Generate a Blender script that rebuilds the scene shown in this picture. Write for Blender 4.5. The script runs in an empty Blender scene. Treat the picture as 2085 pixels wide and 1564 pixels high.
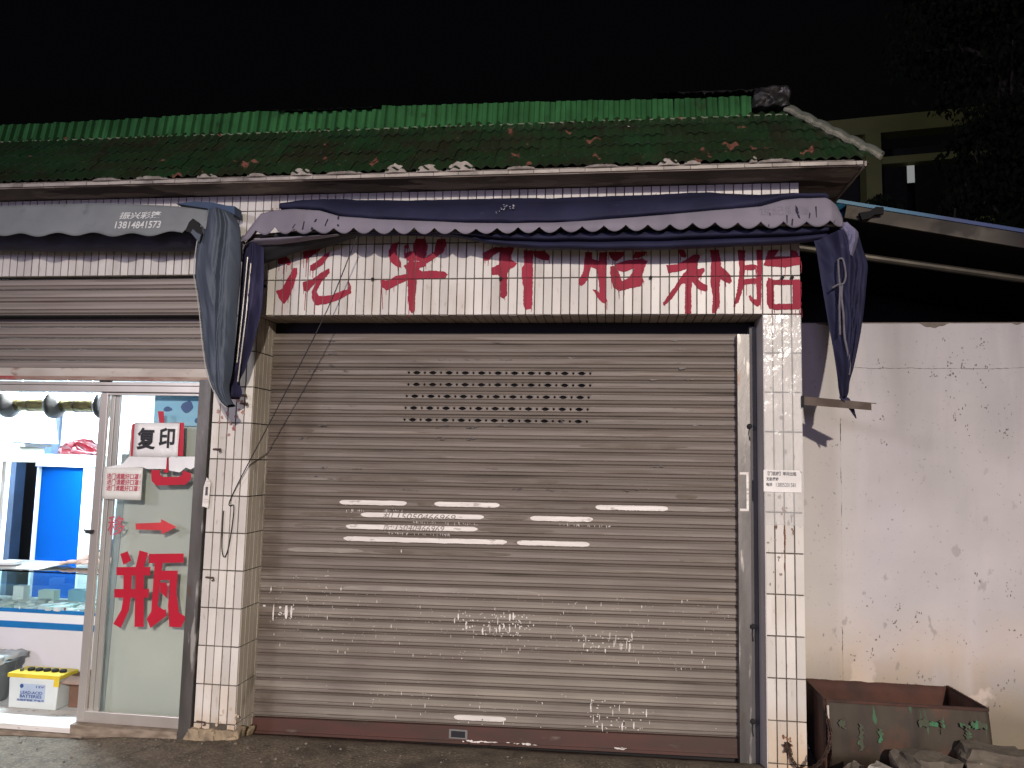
import bpy, bmesh, math, random
from mathutils import Vector, Matrix, noise
from mathutils.geometry import tessellate_polygon
R = random.Random(7)
S = bpy.context.scene
COL = S.collection
# ------------------------------------------------------------------ camera
cd = bpy.data.cameras.new('camera')
cam = bpy.data.objects.new('camera', cd)
COL.objects.link(cam)
S.camera = cam
yaw, pit, rol = 0.1319, 0.0987, 0.0222
cy, sy, cp, sp, cr, sr = math.cos(yaw), math.sin(yaw), math.cos(pit), math.sin(pit), math.cos(rol), math.sin(rol)
fw = Vector((-sy*cp, cy*cp, sp)); r0 = Vector((cy, sy, 0)); u0 = r0.cross(fw)
rt = cr*r0 + sr*u0; up = -sr*r0 + cr*u0
mw = Matrix((rt, up, -fw)).transposed().to_4x4(); mw.translation = (2.3669, -4.8127, 1.7151)
cam.matrix_world = mw
cd.sensor_width = 36.0; cd.lens = 36.0*1566/2085
cd.clip_start = 0.05; cd.clip_end = 1000
# ------------------------------------------------------------------ sky (night)
W = bpy.data.worlds.new('World'); S.world = W; W.use_nodes = True
wn = W.node_tree
sky = wn.nodes.new('ShaderNodeTexSky'); sky.sky_type = 'NISHITA'; sky.sun_disc = False
sky.sun_elevation = math.radians(-4.0); sky.sun_rotation = math.radians(200)
bg = wn.nodes['Background']; bg.inputs['Strength'].default_value = .09
wn.links.new(sky.outputs[0], bg.inputs['Color'])
# ------------------------------------------------------------------ street lamp across the road, plus two unseen fill lights (light only)
def outdoor_light(name, loc, energy, col, rad, aim=None):
    l = bpy.data.lights.new(name, 'SPOT' if aim else 'POINT'); l.energy = energy; l.color = col; l.shadow_soft_size = rad
    if aim: l.spot_size = math.radians(54); l.spot_blend = 1.0
    o = bpy.data.objects.new(name, l); o.location = loc; COL.objects.link(o)
    if aim: o.rotation_euler = (Vector(aim)-Vector(loc)).to_track_quat('-Z', 'Y').to_euler()
    return o
outdoor_light('street_lamp_light', (5.4, -16.0, 6.6), 12600, (1.0, .90, .80), .14, (2.0, 0, -2.4))
outdoor_light('cool_fill_light', (-6.5, -12.0, 5.6), 1900, (.94, .90, 1.0), 1.0)  # unseen cool second lamp, serves as fill from the left
outdoor_light('violet_fill_light', (0.5, -17.0, 3.6), 1700, (.62, .56, 1.0), 2.2)  # added unseen violet fill that tints the shadows
S.view_settings.view_transform = 'Standard'; S.view_settings.look = 'None'
S.view_settings.exposure = 0; S.view_settings.gamma = 1; S.view_settings.use_curve_mapping = False
S.cycles.max_bounces = 8; S.cycles.transparent_max_bounces = 16
S.cycles.use_denoising = True
S.cycles.sample_clamp_indirect = 4.0

# ------------------------------------------------------------------ materials
def M(name, c, c2=None, s=5.0, st=(1, 1, 1), rough=.6, metal=0.0, bump=0.0, bs=60.0, rnd=0.0, layers=(), spec=.5, det=6, rough2=None, lo=.35, hi=.65, coat=0.0, trans=0.0, bst=None, grout=False):
    m = bpy.data.materials.new(name); m.use_nodes = True
    n = m.node_tree.nodes; L = m.node_tree.links
    b = n['Principled BSDF']
    b.inputs['Roughness'].default_value = rough; b.inputs['Metallic'].default_value = metal
    b.inputs['Specular IOR Level'].default_value = spec; b.inputs['Coat Weight'].default_value = coat
    geo = n.new('ShaderNodeNewGeometry')
    def nz(scale, stretch, detail=det):
        mp = n.new('ShaderNodeMapping'); mp.inputs['Scale'].default_value = stretch
        L.new(geo.outputs['Position'], mp.inputs['Vector'])
        t = n.new('ShaderNodeTexNoise'); t.inputs['Scale'].default_value = scale; t.inputs['Detail'].default_value = detail
        L.new(mp.outputs[0], t.inputs['Vector'])
        return t.outputs['Fac']
    def rng(sock, a, z, t0=0.0, t1=1.0):
        r = n.new('ShaderNodeMapRange'); r.inputs['From Min'].default_value = a; r.inputs['From Max'].default_value = z
        r.inputs['To Min'].default_value = t0; r.inputs['To Max'].default_value = t1
        L.new(sock, r.inputs['Value']); return r.outputs[0]
    def mix(f, a, z):
        x = n.new('ShaderNodeMix'); x.data_type = 'RGBA'
        if hasattr(f, 'links'): L.new(f, x.inputs[0])
        else: x.inputs[0].default_value = f
        for i, v in ((6, a), (7, z)):
            if hasattr(v, 'links'): L.new(v, x.inputs[i])
            else: x.inputs[i].default_value = (*v, 1)
        return x.outputs[2]
    if c2 is None: c2 = tuple(v*.82 for v in c)
    f0 = nz(s, st)
    col = mix(rng(f0, lo, hi), c, c2)
    for ly in layers:
        lc, lst, lsc, a, z, am = ly[:6]
        f = rng(nz(lsc, lst), a, z, 0, am)
        if len(ly) > 6:      # restricted to a band of heights: (z_full, z_none)
            sx = n.new('ShaderNodeSeparateXYZ'); L.new(geo.outputs['Position'], sx.inputs[0])
            g = rng(sx.outputs[ly[7] if len(ly) > 7 else 2], ly[6][0], ly[6][1], 1, 0)
            mu = n.new('ShaderNodeMath'); mu.operation = 'MULTIPLY'; L.new(f, mu.inputs[0]); L.new(g, mu.inputs[1]); f = mu.outputs[0]
        col = mix(f, col, lc)
    if rnd:
        oi = n.new('ShaderNodeObjectInfo')
        hs = n.new('ShaderNodeHueSaturation'); L.new(rng(oi.outputs['Random'], 0, 1, 1-rnd, 1+rnd*.35), hs.inputs['Value'])
        L.new(col, hs.inputs['Color']); col = hs.outputs[0]
    L.new(col, b.inputs['Base Color'])
    if rough2 is not None: L.new(rng(f0, .35, .65, rough, rough2), b.inputs['Roughness'])
    if bump:
        bp = n.new('ShaderNodeBump'); bp.inputs['Strength'].default_value = bump; bp.inputs['Distance'].default_value = .01
        L.new(nz(bs, bst or st, 5), bp.inputs['Height']); L.new(bp.outputs[0], b.inputs['Normal'])
    m['_'] = 0
    return m
def glass_mat(name, tint=(.93, .97, .96), ior=1.45, refl=1.0):
    m = bpy.data.materials.new(name); m.use_nodes = True
    n = m.node_tree.nodes; L = m.node_tree.links; n.remove(n['Principled BSDF'])
    t = n.new('ShaderNodeBsdfTransparent'); t.inputs[0].default_value = (*tint, 1)
    g = n.new('ShaderNodeBsdfGlossy'); g.inputs['Roughness'].default_value = .02; g.inputs[0].default_value = (refl, refl, refl, 1)
    f = n.new('ShaderNodeFresnel'); f.inputs[0].default_value = ior
    x = n.new('ShaderNodeMixShader'); L.new(f.outputs[0], x.inputs[0]); L.new(t.outputs[0], x.inputs[1]); L.new(g.outputs[0], x.inputs[2])
    L.new(x.outputs[0], n['Material Output'].inputs['Surface'])
    return m
def emit_mat(name, col, st):
    m = bpy.data.materials.new(name); m.use_nodes = True
    b = m.node_tree.nodes['Principled BSDF']; b.inputs['Base Color'].default_value = (*col, 1)
    b.inputs['Emission Color'].default_value = (*col, 1); b.inputs['Emission Strength'].default_value = st
    return m

# ------------------------------------------------------------------ mesh helpers
def obj(name, me, mat, parent=None, smooth=False):
    o = bpy.data.objects.new(name, me); COL.objects.link(o)
    if mat is not None and not me.materials: me.materials.append(mat)
    if smooth:
        for p in me.polygons: p.use_smooth = True
    if parent is not None: hang(o, parent)
    return o
def hang(o, parent):
    o.parent = parent
    t = Vector((0, 0, 0)); q = parent
    while q is not None: t = t + q.location; q = q.parent
    # parents only ever translate, so the world position of the child stays where it was built
    o.location = o.location - t
def world_loc(o):
    t = Vector((0, 0, 0))
    while o is not None: t = t + o.location; o = o.parent
    return t
def thing(name, label, cat, loc=(0, 0, 0), group=None):
    e = bpy.data.objects.new(name, None); e.location = loc; e.empty_display_size = .1; COL.objects.link(e)
    tag(e, label, cat, group); return e
def tag(o, label, cat, group=None):
    o['label'] = label; o['category'] = cat
    if group: o['group'] = group
    return o
class MB:
    def __init__(s): s.v = []; s.f = []
    def add(s, vs, fs):
        k = len(s.v); s.v += [tuple(v) for v in vs]; s.f += [tuple(i+k for i in f) for f in fs]; return s
    def box(s, x0, x1, y0, y1, z0, z1):
        return s.add([(x0,y0,z0),(x1,y0,z0),(x1,y1,z0),(x0,y1,z0),(x0,y0,z1),(x1,y0,z1),(x1,y1,z1),(x0,y1,z1)],
                     [(0,3,2,1),(4,5,6,7),(0,1,5,4),(1,2,6,5),(2,3,7,6),(3,0,4,7)])
    def hexa(s, p):      # eight corners, bottom four then top four
        return s.add(p, [(0,3,2,1),(4,5,6,7),(0,1,5,4),(1,2,6,5),(2,3,7,6),(3,0,4,7)])
    def tube(s, pts, r, n=8, cap=True):
        pts = [Vector(p) for p in pts]; rings = []
        rr = r if isinstance(r, (list, tuple)) else [r]*len(pts)
        ref = None
        for i, p in enumerate(pts):
            d = (pts[min(i+1, len(pts)-1)] - pts[max(i-1, 0)]).normalized()
            if ref is None:
                ref = Vector((0, 0, 1)) if abs(d.z) < .9 else Vector((1, 0, 0))
            a = (ref - d*ref.dot(d)).normalized(); ref = a; b = d.cross(a)
            rings.append([p + a*math.cos(2*math.pi*j/n)*rr[i] + b*math.sin(2*math.pi*j/n)*rr[i] for j in range(n)])
        vs = [v for g in rings for v in g]; fs = []
        for i in range(len(pts)-1):
            for j in range(n): fs.append((i*n+j, i*n+(j+1) % n, (i+1)*n+(j+1) % n, (i+1)*n+j))
        if cap: fs += [tuple(range(n))[::-1], tuple(range((len(pts)-1)*n, len(pts)*n))]
        return s.add(vs, fs)
    def bar(s, a, b, w, h):      # rectangular bar from a to b, w along the horizontal normal, h upright
        a = Vector(a); b = Vector(b); d = (b-a).normalized(); n_ = Vector((0, 0, 1)).cross(d)
        n_ = n_.normalized() if n_.length > 1e-4 else Vector((1, 0, 0)); u_ = d.cross(n_)
        P = []
        for e in (a, b): P += [e - n_*w/2 - u_*h/2, e + n_*w/2 - u_*h/2, e + n_*w/2 + u_*h/2, e - n_*w/2 + u_*h/2]
        return s.add(P, [(0,3,2,1),(4,5,6,7),(0,1,5,4),(1,2,6,5),(2,3,7,6),(3,0,4,7)])
    def lathe(s, prof, o, ax='z', n=20):      # prof: (radius, along)
        vs = []
        for r_, h_ in prof:
            for j in range(n):
                a = 2*math.pi*j/n; c_, s_ = r_*math.cos(a), r_*math.sin(a)
                vs.append({'z': (o[0]+c_, o[1]+s_, o[2]+h_), 'x': (o[0]+h_, o[1]+c_, o[2]+s_), 'y': (o[0]+c_, o[1]+h_, o[2]+s_)}[ax])
        fs = []
        for i in range(len(prof)-1):
            for j in range(n): fs.append((i*n+j, i*n+(j+1) % n, (i+1)*n+(j+1) % n, (i+1)*n+j))
        fs += [tuple(range(n))[::-1], tuple(range((len(prof)-1)*n, len(prof)*n))]
        return s.add(vs, fs)
    def slab(s, pts, nrm, t):      # planar outline (3D points) given thickness t along nrm, with a back face
        n = len(pts); P = [Vector(p) for p in pts]; q = Vector(nrm)*t
        tri = tessellate_polygon([P])
        vs = P + [p + q for p in P]; fs = [tuple(x) for x in tri] + [tuple(i+n for i in x[::-1]) for x in tri]
        fs += [(i, (i+1) % n, (i+1) % n + n, i+n) for i in range(n)]
        return s.add(vs, fs)
    def mesh(s, name):
        me = bpy.data.meshes.new(name); me.from_pydata(s.v, [], s.f); me.update()
        b = bmesh.new(); b.from_mesh(me); bmesh.ops.recalc_face_normals(b, faces=b.faces); b.to_mesh(me); b.free()
        return me
    def build(s, name, mat, parent=None, smooth=False, bevel=0.0):
        o = obj(name, s.mesh(name), mat, parent, smooth)
        if bevel: bev(o, bevel)
        return o
def bev(o, w, seg=2):
    m = o.modifiers.new('bevel', 'BEVEL'); m.width = w; m.segments = seg; m.limit_method = 'ANGLE'; m.angle_limit = math.radians(35)
def BX(name, mat, parent, *a, bevel=0.0): return MB().box(*a).build(name, mat, parent, bevel=bevel)
def catmull(P, n):
    P = [Vector(p) for p in P]; out = []
    for i in range(len(P)-1):
        p0, p1, p2, p3 = P[max(i-1, 0)], P[i], P[i+1], P[min(i+2, len(P)-1)]
        for k in range(n):
            t = k/n
            out.append(.5*((2*p1) + (p2-p0)*t + (2*p0-5*p1+4*p2-p3)*t*t + (3*p1-p0-3*p2+p3)*t**3))
    out.append(P[-1]); return out
def resample(P, n):
    P = [Vector(p) for p in P]; d = [0]
    for i in range(1, len(P)): d.append(d[-1] + (P[i]-P[i-1]).length)
    out = []
    for k in range(n):
        t = d[-1]*k/(n-1); i = 0
        while i < len(P)-2 and d[i+1] < t: i += 1
        L_ = d[i+1]-d[i]; out.append(P[i].lerp(P[i+1], (t-d[i])/L_ if L_ > 1e-9 else 0))
    return out
def interp(P, x, ix=0, iy=2):
    if x <= P[0][ix]: return P[0][iy]
    for a, b in zip(P, P[1:]):
        if x <= b[ix]: return a[iy] + (b[iy]-a[iy])*(x-a[ix])/max(b[ix]-a[ix], 1e-9)
    return P[-1][iy]
def grid_mesh(name, rows, mat, parent, thick=0.0, smooth=True):
    nr, nc = len(rows), len(rows[0]); vs = [tuple(p) for r in rows for p in r]
    fs = [(i*nc+j, i*nc+j+1, (i+1)*nc+j+1, (i+1)*nc+j) for i in range(nr-1) for j in range(nc-1)]
    me = bpy.data.meshes.new(name); me.from_pydata(vs, [], fs); me.update()
    o = obj(name, me, mat, parent, smooth)
    if thick:
        m = o.modifiers.new('thickness', 'SOLIDIFY'); m.thickness = thick; m.offset = 0
    return o
def ragged(pts, amp, step, closed=True):      # outline with a rough edge
    P = [Vector(p) for p in pts]; out = []; n = len(P)
    for i in range(n if closed else n-1):
        a, b = P[i], P[(i+1) % n]; k = max(1, int((b-a).length/step))
        for j in range(k):
            q = a.lerp(b, j/k)
            if j: q = q + Vector((R.uniform(-amp, amp), 0, R.uniform(-amp, amp)))
            out.append(q)
    return out
def text(name, body, box, y, mat, parent, bold=0.0, shear=0.0, yfun=None, thick=0.0):
    x0, x1, z0, z1 = box
    c = bpy.data.curves.new(name, 'FONT'); c.body = body; c.size = 1.0; c.offset = bold; c.shear = shear; c.resolution_u = 3
    if thick: c.extrude = thick
    t = bpy.data.objects.new('text_tmp', c); COL.objects.link(t)
    dg = bpy.context.evaluated_depsgraph_get(); dg.update()
    me = bpy.data.meshes.new_from_object(t.evaluated_get(dg)); me.name = name
    bpy.data.objects.remove(t); bpy.data.curves.remove(c)
    xs = [v.co.x for v in me.vertices]; ys = [v.co.y for v in me.vertices]
    ax, bx, ay, by = min(xs), max(xs), min(ys), max(ys)
    for v in me.vertices:
        X = x0 + (v.co.x-ax)/(bx-ax)*(x1-x0); Z = z0 + (v.co.y-ay)/(by-ay)*(z1-z0)
        d = v.co.z
        v.co = (X, (yfun(X, Z) if yfun else y) - d, Z)
    me.materials.clear()
    return obj(name, me, mat, parent)
# ------------------------------------------------------------------ the palette
grime = (.10, .08, .06)
m_ground = M('concrete_ground', (.165, .13, .092), (.092, .072, .05), 9, rough=.9, bump=.9, bs=55,
             layers=[((.26, .22, .17), (1, 1, 1), 60, .54, .60, .6), ((.09, .075, .058), (1, 1, 1), 75, .58, .64, .6), ((.045, .036, .028), (1, 1, 1), 2.2, .56, .68, .75), ((.04, .032, .025), (1, 1, 1), 24, .6, .7, .5)])
m_grout = M('dirty_grout', (.115, .10, .08), (.06, .05, .038), 12, rough=.9)
m_tile = M('white_glazed_tile', (.66, .625, .575), (.585, .55, .505), 3, rough=.34, rnd=.15, spec=.18,
           layers=[((.40, .34, .26), (1.4, 1, .4), 5, .54, .76, .5), ((.20, .12, .07), (1.5, 1, .8), 3.2, .66, .78, .5), ((.30, .25, .19), (3, 1, .8), 14, .62, .70, .4), ((.50, .36, .22), (1, 1, 1), 2.5, .34, .62, .85, (.0, .36))])
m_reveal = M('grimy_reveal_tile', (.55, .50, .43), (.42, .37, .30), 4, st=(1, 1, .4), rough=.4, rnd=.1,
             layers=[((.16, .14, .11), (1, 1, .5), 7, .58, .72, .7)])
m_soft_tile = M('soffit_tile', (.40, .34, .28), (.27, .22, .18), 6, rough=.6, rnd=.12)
m_plaster = M('grey_render', (.62, .59, .575), (.52, .495, .48), 5, st=(1, 1, .4), rough=.8, bump=.2)
m_dark = M('soot_black', (.012, .011, .012), rough=.9)
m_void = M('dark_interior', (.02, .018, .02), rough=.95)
m_slat = M('shutter_paint', (.225, .194, .17), (.17, .145, .126), 4, st=(.35, 1, 14), rough=.60, metal=0, spec=.25, rnd=.17,
           layers=[((.13, .105, .085), (.5, 1, 9), 3, .56, .72, .8), ((.08, .05, .035), (3, 1, 8), 2.4, .66, .78, .8), ((.115, .082, .055), (.6, 1, 12), 2.1, .57, .62, .6), ((.30, .265, .22), (.4, 1, 12), 2.7, .63, .66, .5), ((.34, .30, .255), (.5, 1, 20), 5, .60, .75, .5), ((.36, .32, .265), (1, 1, 2), 2, .25, .65, .75, (.1, 1.5)),  # last layer here paints in the brighter light on the lower shutter
                   ((.10, .075, .055), (1, 1, 3), 2.0, .36, .58, .85, (.06, .36, ), 0)])
m_slat_low = M('shutter_paint_groove_shade', (.175, .145, .122), (.125, .10, .083), 5, st=(.35, 1, 10), rough=.65, metal=0, spec=.2, layers=[((.20, .17, .14), (.5, 1, 20), 5, .60, .75, .5), ((.05, .04, .033), (.5, 1, 9), 3, .56, .72, .7)])  # shade in the slat grooves put into a darker colour
m_slat_mid = M('shutter_paint_half_shade', (.185, .158, .137), (.14, .118, .102), 4, st=(.35, 1, 14), rough=.7, metal=0, spec=.2, rnd=.15, layers=[((.13, .105, .085), (.5, 1, 9), 3, .56, .72, .8), ((.27, .24, .205), (.5, 1, 20), 5, .60, .75, .5), ((.29, .26, .215), (1, 1, 2), 2, .25, .65, .7, (.1, 1.5)), ((.10, .075, .055), (1, 1, 3), 2.0, .36, .58, .85, (.06, .36), 0)])  # shading of the curved slat face put into a duller colour
m_slat2 = M('shutter_paint_left', (.29, .245, .21), (.22, .185, .158), 4, st=(.35, 1, 14), rough=.45, metal=.2, rnd=.08,
            layers=[((.14, .10, .08), (.5, 1, 8), 3, .6, .74, .7)])
m_rail = M('brown_red_rail', (.085, .036, .027), (.06, .034, .026), 6, st=(.5, 1, 2), rough=.5,
           layers=[((.20, .17, .14), (.6, 1, 3), 5, .64, .72, .6)])
m_steel = M('worn_steel', (.17, .158, .148), (.09, .083, .076), 7, st=(1, 1, .25), rough=.42, metal=.5, bump=.15,
            layers=[((.50, .47, .43), (3, 1, .5), 6, .6, .68, .8), ((.13, .07, .04), (2, 1, .6), 5, .62, .72, .7)])
m_whitepaint = M('white_emulsion', (.74, .70, .65), (.60, .56, .52), 9, st=(.4, 1, 4), rough=.55, layers=[((.30, .265, .23), (1, 1, 3), 14, .62, .68, .7)])
m_alu = M('aluminium_frame', (.60, .56, .52), (.52, .48, .44), 5, st=(1, 1, .2), rough=.32, metal=.55)
m_redpaint = M('red_sign_paint', (.33, .026, .052), (.24, .019, .036), 7, st=(1, 1, .35), rough=.6, spec=.15,
               layers=[((.52, .10, .12), (4, 1, .5), 9, .60, .74, .35), ((.62, .52, .47), (6, 1, .4), 9, .725, .74, .6)])
m_black = M('black_paint', (.015, .015, .018), rough=.5)
m_mortar = M('pale_mortar', (.55, .49, .42), (.40, .35, .30), 14, rough=.9, bump=.5, bs=40)
m_soffit = M('peeling_soffit', (.20, .16, .13), (.13, .10, .082), 4, st=(1, 2, 1), rough=.9, bump=.3, bs=20,
             layers=[((.26, .215, .18), (.6, 1.5, 1), 4.5, .53, .56, .85), ((.045, .03, .025), (.5, 1.5, 1), 3.3, .57, .60, .9)])
m_roof = M('green_glazed_roof', (.017, .052, .019), (.022, .036, .015), 3.5, rough=.34, rnd=.22, coat=.25,
           layers=[((.028, .024, .014), (1, 1, 1), 5, .47, .62, .7), ((.30, .115, .085), (1, 1, 1), 7.5, .668, .684, .85), ((.085, .10, .07), (1, 1, 1), 60, .66, .72, .35)])
m_ridge = M('green_glazed_ridge', (.045, .165, .055), (.03, .10, .035), 4, rough=.2, rnd=.18, coat=.4,
            layers=[((.03, .04, .02), (1, 1, 1), 8, .62, .74, .7)])
m_tar = M('tar_felt', (.010, .009, .010), (.018, .016, .016), 20, rough=.3, bump=1.0, bs=24, rough2=.6, spec=.35)
m_glass = glass_mat('clear_glass', (.975, .985, .98))
m_case = glass_mat('green_case_glass', (.91, .975, .965))

# ------------------------------------------------------------------ ground
def gz(x, y):
    f = -.08 + (.17*max(0, min(1, (x-3.62)/.12))*math.exp(-((y+.44)/.17)**2)*(1+.3*math.sin(x*9)) if 3.6 < x < 7 else 0) + (.05*x if x < 0 else .012*min(x, 3.3))
    if x > 3.3: f += .065*min(x-3.3, 3)*(1 if y > -1 else max(0, 1-(-1-y)/3))
    if x < -3: f = -.23
    if x < 3.45: f -= .2*max(0, min(y, .3))
    return f
def axis(a, b, step, far):
    c = [a + step*i for i in range(int(round((b-a)/step))+1)]
    return [-far, -60, -25, -12] + c + [12, 25, 60, far] if a > -12 else c
gx = [-150, -60, -25, -10] + [-5 + .12*i for i in range(101)] + [10, 25, 60, 150]
gy = [-150, -60, -25, -12] + [-6 + .12*i for i in range(59)] + [2, 4, 9, 25, 60, 150]
rows = []
for y in gy:
    row = []
    for x in gx:
        z = gz(x, y) + (.012*noise.noise(Vector((x*2.2, y*2.2, 0))) + .006*noise.noise(Vector((x*7, y*7, 3))) if -5 <= x <= 7.1 and y < .2 else 0)
        if x < 3.3 and y > .28: z = -.30
        row.append((x, y, z))
    rows.append(row)
g = grid_mesh('ground', rows, m_ground, None); g['kind'] = 'structure'
mb = MB()
for i in range(520):
    x, y = R.uniform(-2.2, 4.9), -R.random()**1.4*1.3 - .03; r = R.choice((.003, .004, .005, .007, .010))*R.uniform(.7, 1.3)
    if -.4 < x < .1 and y > -.06: continue
    q = [(r*R.uniform(.6, 1.2), 0), (r*R.uniform(.5, 1), r*.8)]; mb.lathe([(r*.7, -r*.3), (r*R.uniform(.8, 1.2), r*.2), (r*.4, r*.75)], (x, y, gz(x, y)+.004), n=5)
gv = mb.build('gravel', M('grit', (.26, .22, .17), (.10, .085, .065), 30, rough=.95), None); gv['kind'] = 'stuff'

# ------------------------------------------------------------------ shop building
shop = thing('shop_building', 'single storey shop clad in white strip tiles under a dark green tiled roof', 'building', (1.6, .3, 0))
TW, TH, T0 = .0564, .24, 2.64      # tile pitch and the underside of the tiled sign band
mb = MB()
mb.box(-.286, 3.491, .008, .30, 2.648, 3.472)              # sign band of the right bay
mb.box(-2.75, -.286, .008, .30, 2.92, 3.472)               # band of the left bay
mb.box(-8, -2.75, .008, .30, -.4, 3.472)
band = mb.build('fascia_wall', m_grout, shop)
mb = MB(); mb.box(-.282, -.008, .010, .299, -.4, 2.645); pl = mb.build('pillar', m_grout, shop)
mb = MB(); mb.box(3.277, 3.489, .010, .299, -.4, 2.645); pr = mb.build('pillar', m_grout, shop)
BX('pillar_render', m_plaster, pr, 3.271, 3.2765, .004, .299, -.4, 2.639)
mb = MB()
mb.box(3.40, 3.49, .301, 5.2, -.4, 3.9); mb.box(-8, 3.40, 5.1, 5.2, -.4, 3.9); mb.box(-8, -7.9, .301, 5.1, -.4, 3.9)
mb.box(-7.9, 3.40, .302, 5.1, 3.47, 3.55)
mb.build('rear_wall', m_plaster, shop)
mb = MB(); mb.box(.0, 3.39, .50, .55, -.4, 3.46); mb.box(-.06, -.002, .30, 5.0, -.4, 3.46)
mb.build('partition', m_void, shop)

# tiles: one shared mesh per size, every tile an object
def tile_mesh(name, w, h, d=.009, e=.0018):
    x, z = w/2, h/2
    vs = [(-x, d, -z), (x, d, -z), (x, d, z), (-x, d, z), (-x, e, -z), (x, e, -z), (x, e, z), (-x, e, z),
          (-x+e, 0, -z+e), (x-e, 0, -z+e), (x-e, 0, z-e), (-x+e, 0, z-e)]
    fs = [(0, 1, 5, 4), (1, 2, 6, 5), (2, 3, 7, 6), (3, 0, 4, 7), (4, 5, 9, 8), (5, 6, 10, 9), (6, 7, 11, 10), (7, 4, 8, 11), (8, 9, 10, 11)]
    me = bpy.data.meshes.new(name); me.from_pydata(vs, [], fs); me.update(); me.materials.append(m_tile); return me
GAP = .0064
tm = tile_mesh('tile', TW-GAP, TH-.0075)
tcut = {}
def tile(x0, z0, h, parent, w=TW):
    key = (round(h, 3), round(w, 3))
    if abs(h-TH) < 1e-3 and abs(w-TW) < 1e-3: me = tm
    else:
        if key not in tcut: tcut[key] = tile_mesh('tile', w-GAP, h-.0075)
        me = tcut[key]
    o = bpy.data.objects.new('tile', me); COL.objects.link(o)
    o.location = (x0 + w/2 + R.uniform(-.0006, .0006), R.uniform(-.0006, .0008), z0 + h/2 + R.uniform(-.0006, .0006))
    o.rotation_euler = (R.uniform(-.004, .004), R.uniform(-.003, .003), R.uniform(-.006, .006))
    hang(o, parent); return o
for k in range(62):
    tile(k*TW, T0, TH, band); tile(k*TW, T0+TH, TH, band)
for k in range(27, 62): tile(k*TW, T0+3*TH, .112, band)
for k in range(1, 34): tile(-.286-k*TW, 2.922, .198, band)
for k in range(12):
    for c in range(5):
        if k < 11: tile(-.282 + c*TW, T0-(k+1)*TH, TH, pl)
        elif c not in (2, 3): tile(-.282 + c*TW, -.074, .074, pl)
    for c in range(4): tile(3.2715 + c*TW, T0-(k+1)*TH if k < 11 else -.06, TH if k < 11 else .06, pr)
def joined_tiles(name, cells, mat, parent, axis='y'):
    mb = MB()
    for a, b, z0, z1 in cells:
        j = R.uniform(-.0008, .0008)
        if axis == 'y': mb.box(a+GAP/2, b-GAP/2, j, .0095, z0+.0037, z1-.0037)
        elif axis == 'x': mb.box(-.0085, j, a+GAP/2, b-GAP/2, z0+.0037, z1-.0037)
        else: mb.box(a+GAP/2, b-GAP/2, z0+.003, z1-.003, 2.640+j, 2.6475)
    o = mb.build(name, mat, parent); o['kind'] = 'stuff'; return o
cells = [(k*TW, (k+1)*TW, T0+2*TH, T0+3*TH) for k in range(-5, 62)] + [(k*TW, (k+1)*TW, T0+3*TH, T0+3*TH+.112) for k in range(-66, 27)]
cells += [(k*TW, (k+1)*TW, T0+2*TH, T0+3*TH) for k in range(-66, -5)] + [(k*TW, (k+1)*TW, T0-j*TH, T0+(1-j)*TH) for k in range(-66, -49) for j in range(-1, 12)] + [(-.286-(k+1)*TW, -.286-k*TW, 2.922, 3.12) for k in range(33, 44)] + [(-5*TW+k*TW, -5*TW+(k+1)*TW, T0, T0+TH) for k in range(5)] + [(-5*TW+k*TW, -5*TW+(k+1)*TW, T0+TH, T0+2*TH) for k in range(5)]
cells = [c for c in cells]
joined_tiles('plain_band_tiling', cells, m_tile, band)
cells = [(.012+k*.0565, .012+(k+1)*.0565, T0-(j+1)*TH, T0-j*TH) for k in range(5) for j in range(12)]
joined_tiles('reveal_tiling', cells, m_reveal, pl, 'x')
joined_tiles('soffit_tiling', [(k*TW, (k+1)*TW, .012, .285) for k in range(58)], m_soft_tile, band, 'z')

# broken mortar at the foot of the left pillar
m_foot = M('foot_mortar', (.40, .31, .20), (.17, .13, .09), 12, rough=.95, bump=.6)
foot = lump_later = []
for i in range(9):
    x = -.285 + .035*i + R.uniform(-.01, .01); w = R.uniform(.025, .05); h = R.uniform(.02, .06)
    foot.append((x-w, x+w, -.022-R.random()*.012, .02, gz(x, 0)-.02, gz(x, 0)+h))
foot += [(-.02, .03, -.02, .10, -.12, -.035), (-.03, .026, .08, .24, -.16, -.07)]

# hand painted characters on the sign band
def painted(polys, drips=()):
    mb = MB()
    for i_, P in enumerate(polys): mb.slab([(x, -.0026-.00025*i_, z) for x, y, z in ragged(P, .0022, .008)], (0, 1, 0), .0015)
    drips = list(drips)
    for P in polys:
        for i in range(3):
            q = R.choice(P); drips.append((q, (q[0]+R.uniform(-.004, .004), q[1], q[2]-R.uniform(.02, .07))))
    for a, b in drips:
        w = R.uniform(.0015, .003)
        mb.slab([(a[0]-w, -.0020, a[2]), (b[0]-w*.6, -.0020, b[2]), (b[0]+w*.6, -.0020, b[2]), (a[0]+w, -.0020, a[2])], (0, 1, 0), .0013)
    return mb
def D(P): return list(zip(P[0::2], P[1::2]))
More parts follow.
